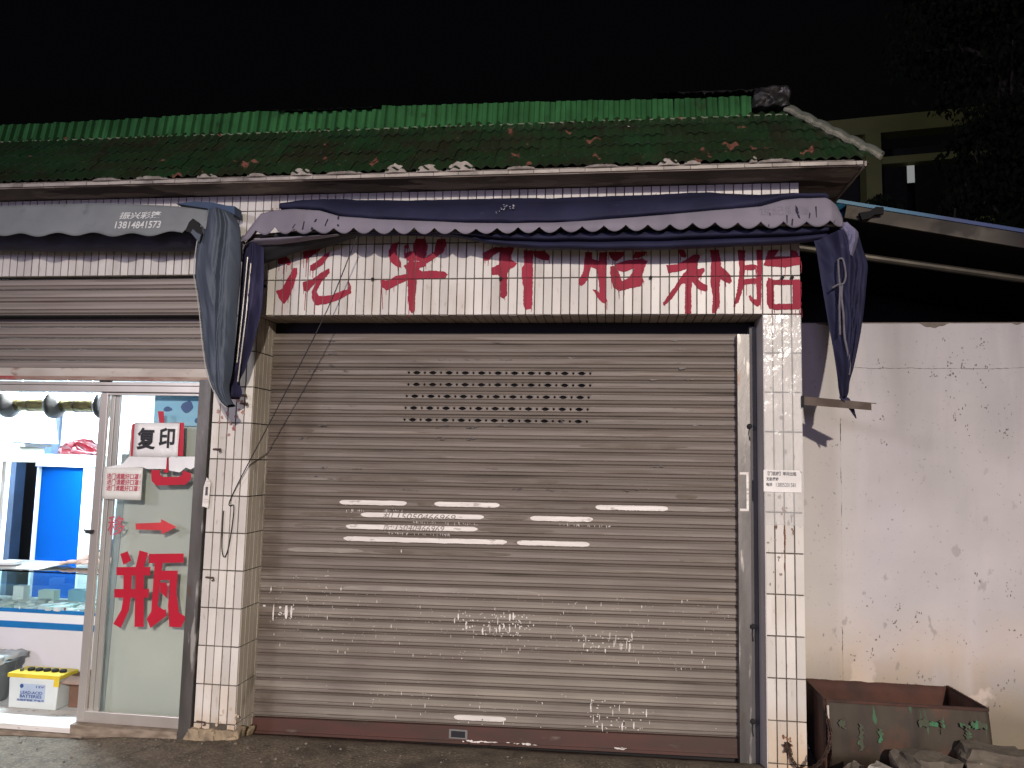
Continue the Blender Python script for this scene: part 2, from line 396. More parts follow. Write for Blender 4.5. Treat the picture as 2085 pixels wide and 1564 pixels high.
# the paint stops at the tile joints: cut the glyph mesh along the joints
def cut_joints(mb, name):
    me = mb.mesh(name); b = bmesh.new(); b.from_mesh(me)
    xs = [v.co.x for v in b.verts]
    k0, k1 = int(min(xs)/TW), int(max(xs)/TW)+1
    for k in range(k0, k1+1):
        for e in (-GAP*.30, GAP*.30):
            bmesh.ops.bisect_plane(b, geom=b.verts[:]+b.edges[:]+b.faces[:], plane_co=(k*TW+e, 0, 0), plane_no=(1, 0, 0))
    for z in (T0+TH,):
        for e in (-.0026, .0026):
            bmesh.ops.bisect_plane(b, geom=b.verts[:]+b.edges[:]+b.faces[:], plane_co=(0, 0, z+e), plane_no=(0, 0, 1))
    kill = []
    for f in b.faces:
        c = f.calc_center_median(); q = c.x/TW; fr = (q-round(q))*TW
        if abs(fr) < GAP*.30 or abs(c.z-T0-TH) < .0026: kill.append(f)
    bmesh.ops.delete(b, geom=kill, context='FACES'); b.to_mesh(me); b.free(); return me
GL = []
GL.append(([[(0.123,0,3.037),(0.185,0,3.041),(0.217,0,3.006),(0.208,0,2.981),(0.177,0,2.991),(0.126,0,2.992)], [(0.12,0,2.807),(0.166,0,2.822),(0.193,0,2.881),(0.235,0,2.961),(0.261,0,2.965),(0.263,0,2.92),(0.242,0,2.831),(0.21,0,2.752),(0.182,0,2.718),(0.149,0,2.752)],
  [(0.299,0,3.12),(0.354,0,3.134),(0.435,0,3.153),(0.475,0,3.157),(0.467,0,3.117),(0.398,0,3.068),(0.329,0,3.019),(0.303,0,3.03),(0.295,0,3.09)], [(0.352,0,2.979),(0.401,0,3.008),(0.46,0,3.062),(0.485,0,3.067),(0.481,0,3.042),(0.443,0,2.988),(0.374,0,2.939),(0.353,0,2.949)],
  [(0.307,0,2.865),(0.367,0,2.88),(0.445,0,2.938),(0.485,0,2.958),(0.491,0,2.928),(0.438,0,2.869),(0.406,0,2.8),(0.423,0,2.771),(0.504,0,2.775),(0.592,0,2.809),(0.627,0,2.818),(0.625,0,2.868),(0.641,0,2.838),(0.643,0,2.789),(0.575,0,2.75),(0.476,0,2.716),(0.406,0,2.707),(0.378,0,2.751),(0.371,0,2.801),(0.398,0,2.86),(0.369,0,2.83),(0.341,0,2.796),(0.314,0,2.811)]],
  D([(0.171,0,2.723),(0.173,0,2.653),(0.33,0,2.796),(0.327,0,2.673),(0.136,0,2.992),(0.133,0,2.942),(0.396,0,2.707),(0.398,0,2.653),(0.324,0,3.024),(0.325,0,2.9),(0.188,0,2.986),(0.187,0,2.936),(0.167,0,2.991),(0.166,0,2.921),(0.339,0,3.024),(0.339,0,2.92)])))
GL.append(([[(0.967,0,3.13),(0.915,0,3.119),(0.89,0,3.077),(0.888,0,3.04),(0.902,0,2.998),(0.952,0,2.961),(0.975,0,2.958),(0.972,0,2.997),(0.946,0,3.046),(0.942,0,3.082),(0.952,0,3.118)], [(1.055,0,3.116),(1.072,0,3.149),(1.132,0,3.148),(1.153,0,3.097),(1.142,0,3.031),(1.107,0,3.002),(1.047,0,3.002),(1.051,0,3.062)],
  [(1.106,0,3.026),(1.142,0,3.025),(1.195,0,3.06),(1.2,0,3.102),(1.216,0,3.144),(1.267,0,3.146),(1.275,0,3.101),(1.255,0,3.054),(1.179,0,3.001),(1.138,0,2.977),(1.096,0,2.99)], [(0.991,0,3.051),(1.033,0,3.066),(1.057,0,3.062),(1.059,0,2.996),(1.029,0,2.997),(0.998,0,3.021)],
  [(0.994,0,2.967),(1.035,0,3),(1.143,0,2.995),(1.144,0,2.965),(1.103,0,2.954),(1.097,0,2.942),(1.122,0,2.931),(1.11,0,2.918),(1.026,0,2.91),(1.013,0,2.943)], [(0.84,0,2.873),(0.907,0,2.875),(0.942,0,2.902),(1.014,0,2.913),(1.026,0,2.919),(1.098,0,2.93),(1.193,0,2.935),(1.271,0,2.925),(1.292,0,2.907),(1.272,0,2.884),(1.147,0,2.879),(1.027,0,2.876),(0.986,0,2.856),(0.933,0,2.83),(0.885,0,2.806),(0.848,0,2.831)],
  [(1.023,0,2.919),(1.086,0,2.918),(1.086,0,2.847),(1.078,0,2.728),(1.077,0,2.668),(1.063,0,2.651),(1.04,0,2.68),(1.03,0,2.764)], [(0.995,0,3.105),(1.019,0,3.117),(1.026,0,3.087),(1.002,0,3.081)]],
  D([(0.882,0,2.812),(0.881,0,2.776),(0.851,0,2.824),(0.863,0,2.681),(0.955,0,2.961),(0.956,0,2.937),(1.035,0,3),(1.036,0,2.967)])))
GL.append(([[(1.516,0,3.044),(1.545,0,3.062),(1.598,0,3.085),(1.726,0,3.083),(1.704,0,3.024),(1.699,0,3.006),(1.746,0,2.976),(1.729,0,2.956),(1.7,0,2.941),(1.683,0,2.912),(1.684,0,2.766),(1.664,0,2.745),(1.64,0,2.76),(1.64,0,2.883),(1.62,0,2.904),(1.585,0,2.901),(1.575,0,2.949),(1.624,0,2.969),(1.628,0,3.054),(1.587,0,3.031),(1.559,0,2.999),(1.529,0,2.997)],
  [(1.785,0,3.064),(1.843,0,3.06),(1.849,0,2.911),(1.847,0,2.724),(1.844,0,2.683),(1.802,0,2.672),(1.789,0,2.713),(1.79,0,2.817),(1.777,0,2.876),(1.774,0,2.946),(1.79,0,2.964)], [(1.843,0,3.054),(1.924,0,3.056),(1.953,0,3.021),(1.951,0,2.994),(1.913,0,2.995),(1.855,0,3.019)]],
  D([(1.556,0,2.999),(1.555,0,2.961),(1.535,0,2.999),(1.534,0,2.979),(1.67,0,2.748),(1.67,0,2.734),(1.89,0,2.995),(1.892,0,2.98)])))
GL.append(([[(2.182,0,3.045),(2.223,0,3.044),(2.224,0,3.001),(2.268,0,2.986),(2.271,0,3.043),(2.321,0,3.045),(2.315,0,2.893),(2.315,0,2.808),(2.316,0,2.753),(2.322,0,2.728),(2.31,0,2.711),(2.287,0,2.72),(2.258,0,2.754),(2.241,0,2.788),(2.23,0,2.803),(2.253,0,2.8),(2.276,0,2.775),(2.269,0,2.843),(2.26,0,2.911),(2.252,0,2.932),(2.218,0,2.95),(2.203,0,2.877),(2.186,0,2.848),(2.157,0,2.824),(2.14,0,2.84),(2.142,0,2.865),(2.165,0,2.903),(2.174,0,2.963)],
  [(2.33,0,3.043),(2.433,0,3.043),(2.417,0,3.012),(2.38,0,2.982),(2.355,0,2.987),(2.338,0,3.008)], [(2.487,0,3.023),(2.495,0,3.043),(2.565,0,3.042),(2.557,0,3.018),(2.512,0,3),(2.483,0,3)],
  [(2.339,0,2.949),(2.368,0,2.952),(2.385,0,2.927),(2.402,0,2.888),(2.414,0,2.854),(2.394,0,2.791),(2.361,0,2.812),(2.346,0,2.872),(2.338,0,2.91)], [(2.368,0,2.952),(2.38,0,2.969),(2.438,0,2.986),(2.537,0,2.999),(2.574,0,2.98),(2.545,0,2.934),(2.492,0,2.938),(2.422,0,2.911),(2.389,0,2.922)],
  [(2.492,0,2.943),(2.561,0,2.955),(2.537,0,2.883),(2.55,0,2.853),(2.529,0,2.819),(2.456,0,2.807),(2.459,0,2.875)], [(2.414,0,2.854),(2.459,0,2.879),(2.537,0,2.874),(2.55,0,2.853),(2.529,0,2.819),(2.48,0,2.816),(2.427,0,2.795),(2.394,0,2.791)]], D([(2.31,0,2.711),(2.308,0,2.686),(2.396,0,2.795),(2.396,0,2.782)])))
GL.append(([[(2.761,0,3.05),(2.799,0,3.05),(2.813,0,3.017),(2.809,0,3.002),(2.775,0,3.005)], [(2.689,0,2.956),(2.751,0,2.958),(2.799,0,2.983),(2.852,0,3.017),(2.89,0,3.019),(2.894,0,2.996),(2.882,0,2.972),(2.88,0,2.927),(2.92,0,2.932),(2.923,0,2.912),(2.904,0,2.887),(2.885,0,2.863),(2.903,0,2.843),(2.939,0,2.823),(2.941,0,2.798),(2.936,0,2.784),(2.903,0,2.791),(2.875,0,2.809),(2.847,0,2.848),(2.842,0,2.794),(2.842,0,2.647),(2.804,0,2.644),(2.802,0,2.696),(2.806,0,2.834),(2.785,0,2.834),(2.766,0,2.804),(2.728,0,2.745),(2.699,0,2.716),(2.675,0,2.694),(2.668,0,2.716),(2.704,0,2.765),(2.742,0,2.819),(2.771,0,2.869),(2.813,0,2.923),(2.809,0,2.928),(2.766,0,2.913),(2.699,0,2.902)],
  [(2.954,0,3.048),(3.008,0,3.047),(3.022,0,2.98),(3.022,0,2.945),(3.055,0,2.915),(3.082,0,2.881),(3.087,0,2.846),(3.075,0,2.832),(3.049,0,2.842),(3.017,0,2.862),(3.012,0,2.793),(3.016,0,2.719),(3.011,0,2.695),(2.988,0,2.646),(2.967,0,2.646),(2.972,0,2.744),(2.958,0,2.842),(2.963,0,2.99)]], D([(2.773,0,3.003),(2.773,0,2.963),(2.901,0,2.794),(2.901,0,2.767),(2.899,0,2.887),(2.9,0,2.853),(3.049,0,2.842),(3.052,0,2.812)])))
GL.append(([[(3.126,0,3.043),(3.168,0,3.042),(3.167,0,2.919),(3.157,0,2.816),(3.142,0,2.758),(3.128,0,2.714),(3.109,0,2.702),(3.105,0,2.724),(3.124,0,2.817),(3.134,0,2.914)], [(3.162,0,2.946),(3.218,0,2.954),(3.239,0,2.945),(3.232,0,2.923),(3.2,0,2.914),(3.165,0,2.919)], [(3.159,0,2.86),(3.222,0,2.867),(3.236,0,2.86),(3.236,0,2.83),(3.176,0,2.827),(3.157,0,2.821)],
  [(3.236,0,3.044),(3.268,0,3.043),(3.267,0,2.918),(3.263,0,2.742),(3.26,0,2.701),(3.242,0,2.687),(3.221,0,2.699),(3.193,0,2.733),(3.187,0,2.753),(3.198,0,2.76),(3.217,0,2.735),(3.237,0,2.733),(3.234,0,2.84),(3.241,0,2.923)], [(3.308,0,3.04),(3.373,0,3.044),(3.344,0,3),(3.441,0,3.002),(3.444,0,3.041),(3.474,0,3.033),(3.496,0,2.994),(3.503,0,2.95),(3.408,0,2.931),(3.344,0,2.937),(3.277,0,2.945)],
  [(3.306,0,2.869),(3.338,0,2.854),(3.339,0,2.694),(3.336,0,2.674),(3.313,0,2.672),(3.297,0,2.703),(3.294,0,2.83)], [(3.306,0,2.854),(3.49,0,2.855),(3.494,0,2.823),(3.338,0,2.822)], [(3.449,0,2.853),(3.481,0,2.855),(3.501,0,2.838),(3.499,0,2.678),(3.464,0,2.669),(3.447,0,2.703)], [(3.313,0,2.703),(3.447,0,2.705),(3.497,0,2.693),(3.487,0,2.669),(3.336,0,2.667)]], D([(3.181,0,2.919),(3.182,0,2.885),(3.1,0,2.704),(3.098,0,2.685)])))
for polys, dr in GL:
    obj('painted_character', cut_joints(painted(polys, dr), 'painted_character'), m_redpaint, band)
# bolts and rust spots on the band
for x, y, z in [(0.792,-0.004,2.879),(1.642,-0.004,2.875),(2.592,-0.004,2.873),(3.386,-0.004,2.865),(3.444,-0.004,2.865),(0.049,-0.004,2.836)]:
    mb = MB(); mb.lathe([(.011, 0), (.011, .006), (.006, .008), (.006, .020), (.003, .021)], (x, -.02, z), 'y', 8); mb.build('anchor_bolt', m_dark, band)
def blots(name, spots, mat, parent, y, amp=.004):
    mb = MB()
    for x, z, rx, rz in spots:
        n = 14; P = []; y_ = y - R.uniform(0, .0007)
        for i in range(n):
            a = 2*math.pi*i/n; q = R.uniform(.55, 1.15); P.append((x+rx*q*math.cos(a), y_, z+rz*q*math.sin(a)))
        mb.slab(P, (0, 1, 0), .0008)
    o = mb.build(name, mat, parent); o['kind'] = 'stuff'; return o
m_rust = M('rust_stain', (.22, .10, .05), (.12, .05, .03), 30, rough=.9)
sp = []
for cx, cz, n in ((.115, 3.36, 12), (.60, 3.41, 9), (1.16, 3.40, 7), (2.62, 3.405, 7), (1.80, 3.40, 5)):
    for i in range(n): sp.append((cx+R.gauss(0, .03), cz+R.gauss(0, .012), R.uniform(.002, .008), R.uniform(.002, .006)))
blots('rust_spot', sp, m_rust, band, -.0022)
sp = [(x, z, R.uniform(.006, .016), R.uniform(.008, .02)) for x, y, z in [(-0.236,0,1.994),(-0.209,0,1.955),(-0.173,0,1.982),(-0.145,0,1.917),(-0.113,0,1.963),(-0.092,0,2.006),(-0.122,0,1.885),(-0.063,0,1.99),(-0.225,0,1.922),(-0.154,0,1.842),(-0.106,0,2.071),(-0.078,0,2.062)]]
blots('red_smear', sp, M('dried_red_paint', (.26, .09, .08), (.42, .28, .24), 20, rough=.7), pl, -.0024)
sp = [(x, z, R.uniform(.004, .012), R.uniform(.006, .02)) for x, y, z in [(3.297,0,1.542),(3.359,0,1.532),(3.408,0,1.379),(3.385,0,1.307),(3.35,0,1.176),(3.328,0,1.276),(3.288,0,1.26),(3.426,0,1.423),(3.318,0,1.089),(3.36,0,1.076),(3.347,0,1.162),(3.397,0,1.802),(3.326,0,1.815),(3.445,0,1.773),(3.315,0,2.186),(3.371,0,2.008),(3.297,0,1.017)]]
blots('scuff_mark', sp, M('grey_scuff', (.30, .26, .22), (.22, .19, .16), 20, rough=.7), pr, -.0022)
# ------------------------------------------------------------------ roof
# slope plane from the eave edge (y -.24, z 3.515) up to the ridge foot (y .10, z 3.99)
E0, E1 = Vector((0, -.250, 3.507)), Vector((0, .10, 3.952))
sl = (E1-E0); SL = sl.length; sl.normalize(); sn = Vector((0, -sl.z, sl.y))
def rp(x, t, h=0.0): return Vector((x, 0, 0)) + E0 + sl*t + sn*h
mb = MB()
mb.add([(-8, -.236, 3.490), (3.84, -.236, 3.490), (3.44, .10, 3.915), (-8, .10, 3.915), (-8, 5, 3.915), (3.44, 4.9, 3.915), (3.84, 5.2, 3.484), (-8, 5.2, 3.484)],
       [(0, 1, 2, 3), (3, 2, 5, 4), (1, 6, 5, 2), (0, 7, 6, 1)])
roof = mb.build('roof', M('roof_bedding', (.05, .045, .035), rough=.95), shop)
PITCH, RW = .132, 5
ST = SL/RW
def roof_tile(ix, row):
    x0 = 3.86 - (ix+1)*PITCH; t0 = row*ST - .004; t1 = t0 + ST + .03
    n = 12; vs = []; fs = []
    dz = R.uniform(-.003, .003); tw = R.uniform(-.008, .008)
    for t, hh in ((t0, .021), (t1, .001)):
        for j in range(n+1):
            u = j/n; hgt = .0085*math.sin(u*4*math.pi - 1.2) + .0085
            vs.append(rp(x0+u*PITCH, t + (tw*(u-.5) + (.006*math.cos(u*4*math.pi-1.2) if t == t0 else 0)), hgt+hh+dz+.002*u))
    for j in range(n+1): vs.append(vs[j] - sn*.012)
    for j in range(n):
        fs.append((j, j+1, n+2+j, n+1+j)); fs.append((j+1, j, 2*(n+1)+j, 2*(n+1)+j+1))
    me = bpy.data.meshes.new('roof_tile'); me.from_pydata([tuple(v) for v in vs], [], fs); me.update()
    # hip: cut everything beyond the line from the eave corner to the ridge end
    a, b_ = Vector((3.874, -.250, 3.505)), Vector((3.437, .10, 3.957)); no = (b_-a).cross(sn).normalized()
    if no.x < 0: no = -no
    if x0 + PITCH > 3.40:
        b = bmesh.new(); b.from_mesh(me)
        bmesh.ops.bisect_plane(b, geom=b.verts[:]+b.edges[:]+b.faces[:], plane_co=a, plane_no=no, clear_outer=True)
        b.to_mesh(me); b.free()
        if not me.polygons: bpy.data.meshes.remove(me); return
    o = obj('roof_tile', me, m_roof, roof)
for row in range(RW):
    for ix in range(57): roof_tile(ix, row)
# upright fluted ridge pieces
RP = .0705
for k in range(94):
    x0 = 3.232 - (k+1)*RP
    if x0 < -3.4: break
    vs = []; h = .122 + R.uniform(-.004, .004) + .016*math.sin(x0*1.1+1); dy = R.uniform(-.002, .002); tw = R.uniform(-.004, .004)
    if .05 < x0 < .75: h -= .022
    FL = ((0, 0), (.05, -.020), (.10, -.026), (.40, -.034), (.50, -.030), (.60, -.004), (.95, .002), (1, .004)); n = 7
    for z, ly in ((3.948+R.uniform(-.002, .002), 0), (3.99+h, .03)):
        for u, q in FL: vs.append((x0+u*RP+(tw if ly else 0), .092 + ly + dy + q, z + (q*.3 if not ly else q*.35)))
    fs = [(j, j+1, n+2+j, n+1+j) for j in range(n)]
    me = bpy.data.meshes.new('ridge_tile'); me.from_pydata(vs, [], fs); me.update()
    o = obj('ridge_tile', me, m_ridge, roof)
    m = o.modifiers.new('thickness', 'SOLIDIFY'); m.thickness = .008
# wavy mortar line under the ridge, ragged mortar along the eave and the hip
mb = MB(); P = []
for i in range(240):
    x = -3.4 + 6.85*i/239; P.append((x, .072+.004*math.sin(x*60), 3.944+.004*math.sin(x*2*math.pi/RP)+R.uniform(-.002, .002)))
mb.tube(P, .006, 5); mb.build('ridge_mortar', M('green_tinged_mortar', (.22, .24, .16), (.10, .15, .08), 20, rough=.9), roof)
bumps = [(p[0], h, w) for p, h, w in zip([(-0.988,-0.26,3.488),(-0.672,-0.26,3.493),(-0.276,-0.26,3.49),(0.061,-0.26,3.5),(0.366,-0.26,3.512),(0.654,-0.26,3.51),(0.991,-0.26,3.513),(1.204,-0.26,3.514),(1.41,-0.26,3.514),(1.787,-0.26,3.497),(2.283,-0.26,3.502),(2.685,-0.26,3.502),(2.824,-0.26,3.495),(3.18,-0.26,3.518),(3.306,-0.26,3.496)], (.012, .014, .020, .016, .034, .012, .042, .036, .046, .012, .010, .030, .016, .030, .012), (.10, .12, .07, .06, .07, .12, .07, .08, .09, .09, .1, .06, .05, .022, .1))]
mb = MB(); vs = []; n = 620
for i in range(n+1):
    x = -2.2 + 5.95*i/n
    h = .001 + .003*abs(noise.noise(Vector((x*40, 5, 0)))); fr = 0
    for bx_, bh, bw_ in bumps: q_ = max(0, 1-((x-bx_)/bw_)**2)**.5; h += bh*q_*(1+.25*noise.noise(Vector((x*45, bx_, 1)))); fr = max(fr, q_)
    vs += [(x, -.2465, 3.5015), (x, -.249-.016*fr, 3.503), (x, -.253-.024*fr-.005*fr*noise.noise(Vector((x*18, 2, 7))), 3.504+h*.75), (x, -.249-.016*fr, 3.506+h*1.1), (x, -.220, 3.513+h*1.2)]
mb.add(vs, [(i*5+q, (i+1)*5+q, (i+1)*5+q+1, i*5+q+1) for i in range(n) for q in range(4)])
mb.build('eave_mortar', M('white_eave_mortar', (.46, .41, .36), (.30, .265, .225), 20, rough=.9, bump=.4), roof)
mb = MB(); P = []
for i in range(40):
    u = i/39; P.append((3.437+(3.885-3.437)*u, .09-.38*u, 3.985-.487*u+.012*abs(math.sin(u*19))))
mb.tube(P, [.014+.007*R.random() for _ in P], 8); mb.build('hip_mortar', M('hip_mortar', (.24, .23, .18), (.11, .115, .085), 14, rough=.9, bump=.5), roof)
mb = MB(); mb.tube([(p[0]+.012, p[1]+.015, p[2]+.022) for p in P], .020, 8); mb.build('hip_cap', M('hip_cap', (.10, .105, .085), rough=.6), roof)
# eave strip of narrow white tiles and the soffit
xx = -3.506
m_eave = M('weathered_eave_tile', (.47, .42, .36), (.30, .26, .22), 6, st=(1, 1, 2), rough=.5, rnd=.2, layers=[((.12, .10, .08), (1, 1, 2), 7, .56, .66, .7)])
while xx < 3.79:
    w = min(.158, 3.802-xx); BX('eave_tile', m_eave, roof, xx+.0015, xx+w-.0015, -.2455+R.uniform(-.001, .001), -.234, 3.4805, 3.502); xx += .158
mb = MB(); mb.hexa([Vector(p) for p in ((-8, -.234, 3.4725), (3.802, -.234, 3.4725), (3.802, .006, 3.4745), (-8, .006, 3.4745), (-8, -.234, 3.489), (3.802, -.234, 3.489), (3.802, .006, 3.4965), (-8, .006, 3.4965))]); mb.box(3.498, 3.802, .0065, 5.2, 3.4735, 3.4965)
sf = mb.build('soffit', m_soffit, roof)
BX('eave_edge', M('side_eave_edge', (.32, .28, .24), (.20, .17, .14), 9, rough=.9), roof, 3.8025, 3.815, -.265, 5.2, 3.464, 3.492)
# tar and felt over the ridge end, drips over the ridge pieces
def lump(name, x0, x1, y0, y1, z0, z1, mat, parent, amp, n=14, seed=0):
    b = bmesh.new(); bmesh.ops.create_cube(b, size=1); bmesh.ops.subdivide_edges(b, edges=b.edges[:], cuts=n, use_grid_fill=True)
    for v in b.verts:
        p = Vector((x0+(v.co.x+.5)*(x1-x0), y0+(v.co.y+.5)*(y1-y0), z0+(v.co.z+.5)*(z1-z0)))
        q = p*18 + Vector((seed, 0, 0)); v.co = p + Vector((noise.noise(q), noise.noise(q+Vector((9, 0, 0))), noise.noise(q+Vector((0, 7, 0)))))*amp
    me = bpy.data.meshes.new(name); b.to_mesh(me); b.free(); return obj(name, me, mat, parent, True)
for q in foot: lump('broken_footing', *q, m_foot, pl, .014, 4, q[0]*50)
lump('tar_felt', 3.245, 3.46, .06, .35, 4.0, 4.125, m_tar, roof, .022)
mb = MB()
def tarstrip(xa, xb, zt, hh, seed):
    n = int((xb-xa)/.010); vs = []; fs = []
    for i in range(n+1):
        x = xa+(xb-xa)*i/n; e = min(1, (x-xa)/.25, 1)
        dr = hh*e*(.35+.9*max(0, noise.noise(Vector((x*12, seed, 0))))+1.3*max(0, noise.noise(Vector((x*38, seed, 4)))-.05))
        z = zt(x)+.010*noise.noise(Vector((x*22, 3, seed)))
        vs += [(x, .066+.003*noise.noise(Vector((x*30, 0, seed))), z-dr), (x, .074, z-dr*.4), (x, .085, z), (x, .12, z+.014+.012*noise.noise(Vector((x*25, 3, seed)))), (x, .30, z-.05)]
    for i in range(n):
        for q in range(4): fs.append((i*5+q, (i+1)*5+q, (i+1)*5+q+1, i*5+q+1))
    mb.add(vs, fs)
tarstrip(2.62, 3.26, lambda x: 4.128, .040, 1.0)
tarstrip(.0, .74, lambda x: 4.105, .012, 5.0)
mb.build('tar_drips', m_tar, roof)

# ------------------------------------------------------------------ roller shutter of the right bay
NS = 32
sh_prof = [(.0, .010), (-.004, .010), (-.0065, .001), (-.010, -.0035), (-.027, -.0060), (-.044, -.0055), (-.0470, .0005), (-.0500, .0020), (-.0525, -.0015), (-.0560, -.0030), (-.0665, -.0015), (-.0710, .0050), (-.0750, .0105), (-.08, .012)]
SX0, SX1, SY = -.02, 3.165, .262
shut = BX('roller_shutter', m_dark, shop, -.05, 3.25, .300, .31, -.2, 2.645)
def slat_z(k, x):
    u = (x-SX0)/(SX1-SX0); p = (.0809 + (.0787-.0809)*u) if x is not None else .08
    return 2.562 - k*p
def diamond(cx, cz, rx, rz): return [Vector((cx-rx, 0, cz)), Vector((cx-rx*.45, 0, cz+rz*.8)), Vector((cx, 0, cz+rz)), Vector((cx+rx*.45, 0, cz+rz*.8)), Vector((cx+rx, 0, cz)), Vector((cx+rx*.45, 0, cz-rz*.8)), Vector((cx, 0, cz-rz)), Vector((cx-rx*.45, 0, cz-rz*.8))]
def slat(k, holes=None):
    vs = []; fs = []; n = len(sh_prof); jy = R.uniform(-.0012, .0012); sag = R.uniform(-.0012, .0012)
    X = [SX0 + (SX1-SX0)*i/6 for i in range(7)]
    for i, x in enumerate(X):
        zt = slat_z(k, x); sc = ((.0809+(.0787-.0809)*i/6))/.08
        for dz, dy in sh_prof: vs.append((x, SY+dy+jy+sag*math.sin(i*1.7+k), zt+dz*sc))
    for i in range(6):
        for j in range(n-1):
            if holes and j in (3, 4): continue
            fs.append((i*n+j, i*n+j+1, (i+1)*n+j+1, (i+1)*n+j))
    mb = MB().add(vs, fs)
    if holes:      # every opening sits in its own little cell of the flat face
        holes = sorted(holes, key=lambda h: h[0].x); zt_ = lambda x: slat_z(k, x)-.0118; zb_ = lambda x: slat_z(k, x)-.0436
        y0_, y1_ = SY-.0037+jy, SY-.0055+jy
        cuts = [SX0] + [(holes[0][0].x-.012)] + [(a[4].x+b[0].x)/2 for a, b in zip(holes, holes[1:])] + [holes[-1][4].x+.012, SX1]
        for i in range(len(cuts)-1):
            a, b = cuts[i], cuts[i+1]; q = [Vector((a, y0_, zt_(a))), Vector((b, y0_, zt_(b))), Vector((b, y1_, zb_(b))), Vector((a, y1_, zb_(a)))]
            if 1 <= i <= len(holes):
                h = [Vector((p.x, (y0_+y1_)/2, p.z)) for p in holes[i-1]]
                mb.add(q + h, [tuple(t) for t in tessellate_polygon([[Vector((p.x, p.z, 0)) for p in q], [Vector((p.x, p.z, 0)) for p in h[::-1]]])] if False else
                       [(0, 4, 5), (0, 5, 6), (0, 6, 1), (1, 6, 7), (1, 7, 8), (1, 8, 2), (2, 8, 9), (2, 9, 10), (2, 10, 3), (3, 10, 11), (3, 11, 4), (3, 4, 0)])
            else: mb.add(q, [(0, 1, 2, 3)])
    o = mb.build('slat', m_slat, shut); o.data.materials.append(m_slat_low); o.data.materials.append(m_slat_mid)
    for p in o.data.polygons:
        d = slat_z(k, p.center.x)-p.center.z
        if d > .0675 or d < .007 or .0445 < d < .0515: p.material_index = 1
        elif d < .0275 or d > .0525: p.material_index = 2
    return o
for k in range(NS):
    H = None
    if 3 <= k <= 7:
        H = []; xs = (.984, .984, .975, .970, .966)[k-3]; step = .1118
        for i in range(12):
            cx = xs + i*step; H.append(diamond(cx, slat_z(k, cx)-.0285, .0085, .009))
            if i < 11: H.append(diamond(cx+step/2, slat_z(k, cx)-.0285, .027, .0125))
    slat(k, H)
# bottom rail, lock plate, pull handle
zl = lambda x: -.030 + (.042+.030)*(x/3.15)
mb = MB(); mb.hexa([(-.02, .250, zl(0)-.098), (3.16, .250, zl(3.16)-.112), (3.16, .28, zl(3.16)-.112), (-.02, .28, zl(0)-.098), (-.02, .250, zl(0)), (3.16, .250, zl(3.16)), (3.16, .28, zl(3.16)), (-.02, .28, zl(0))])
mb.hexa([(-.02, .240, zl(0)-.098), (3.16, .240, zl(3.16)-.112), (3.16, .2495, zl(3.16)-.112), (-.02, .2495, zl(0)-.098), (-.02, .240, zl(0)-.082), (3.16, .240, zl(3.16)-.094), (3.16, .2495, zl(3.16)-.094), (-.02, .2495, zl(0)-.082)])
rail = mb.build('bottom_rail', m_rail, shut)
(lx0, _, lz0), (lx1, _, lz1) = [(1.337,0.248,-0.074),(1.457,0.248,-0.017)]
mb = MB(); mb.box(lx0, lx1, .2455, .2498, lz0, lz1); o = mb.build('lock_plate', M('lock_plate', (.34, .33, .31), rough=.4, metal=.6), shut)
mb = MB(); mb.box(lx0+.014, lx1-.014, .2435, .2453, lz0+.009, lz1-.009); mb.build('keyhole_cover', m_black, shut)
mb = MB(); hx = [(1.47,0.245,-0.103),(1.607,0.245,-0.103)]
mb.tube([(hx[0][0], .245, hx[0][2]+.01), (hx[0][0], .222, hx[0][2]-.015), (hx[1][0], .222, hx[1][2]-.015), (hx[1][0], .245, hx[1][2]+.01)], .006, 6); mb.build('pull_handle', m_dark, shut)
sp = []
for cx, w, n in ((1.50, .10, 16), (1.80, .10, 10), (2.42, .05, 8), (1.62, .25, 8)):
    for i in range(n):
        x = cx+R.uniform(-w, w); sp.append((x, zl(x)-.086+R.uniform(-.004, .006), R.uniform(.006, .022), R.uniform(.002, .005)))
blots('rail_paint_chip', sp, m_whitepaint, shut, .2388)
# guide rail on the right, its post coloured dark for the shaded gap
mb = MB(); mb.box(3.1475, 3.1555, .190, .30, -.12, 2.548); mb.box(3.1555, 3.222, .190, .196, -.12, 2.548); mb.box(3.216, 3.222, .196, .30, -.12, 2.548)
gr = mb.build('guide_rail', m_steel, shut)
BX('post', M('gap_shade_post', (.09, .085, .085), rough=.7), shut, 3.2265, 3.2665, .215, .299, -.12, 2.60)  # dark post stands for the shaded gap beside the guide rail
(ax, _, az), (bx_, _, bz) = [(3.162,0.188,1.661),(3.199,0.188,1.446)]
mb = MB(); mb.box(ax-.006, bx_+.008, .186, .1895, az+.008, az+.030); mb.box(ax-.006, bx_+.008, .186, .1895, bz-.022, bz-.008); mb.box(ax-.006, ax, .186, .1895, bz-.008, az+.008); mb.box(bx_, bx_+.008, .186, .1895, bz-.008, az+.008)
mb = MB()
for P in ([(ax-.006, az+.01), (bx_+.012, az+.012), (bx_+.012, bz-.014), (ax-.006, bz-.016), (ax-.006, bz), (bx_-.002, bz), (bx_-.002, az-.004), (ax-.006, az-.004)],):
    mb.slab([(x, .1885, z) for x, z in P], (0, 1, 0), .001)
mb.build('paint_mark', m_whitepaint, shut)
for x, y, z in [(3.21,0.19,1.961),(3.22,0.19,0.733),(3.216,0.19,0.171)]:
    mb = MB(); mb.lathe([(.006, 0), (.016, .006), (.017, .016), (.010, .024)], (x+.008, .168, z), 'y', 8); mb.tube([(x+.008, .185, z), (x+.004, .19, z-.05), (x+.010, .19, z-.09)], .004, 5); mb.build('hasp', m_dark, shut)
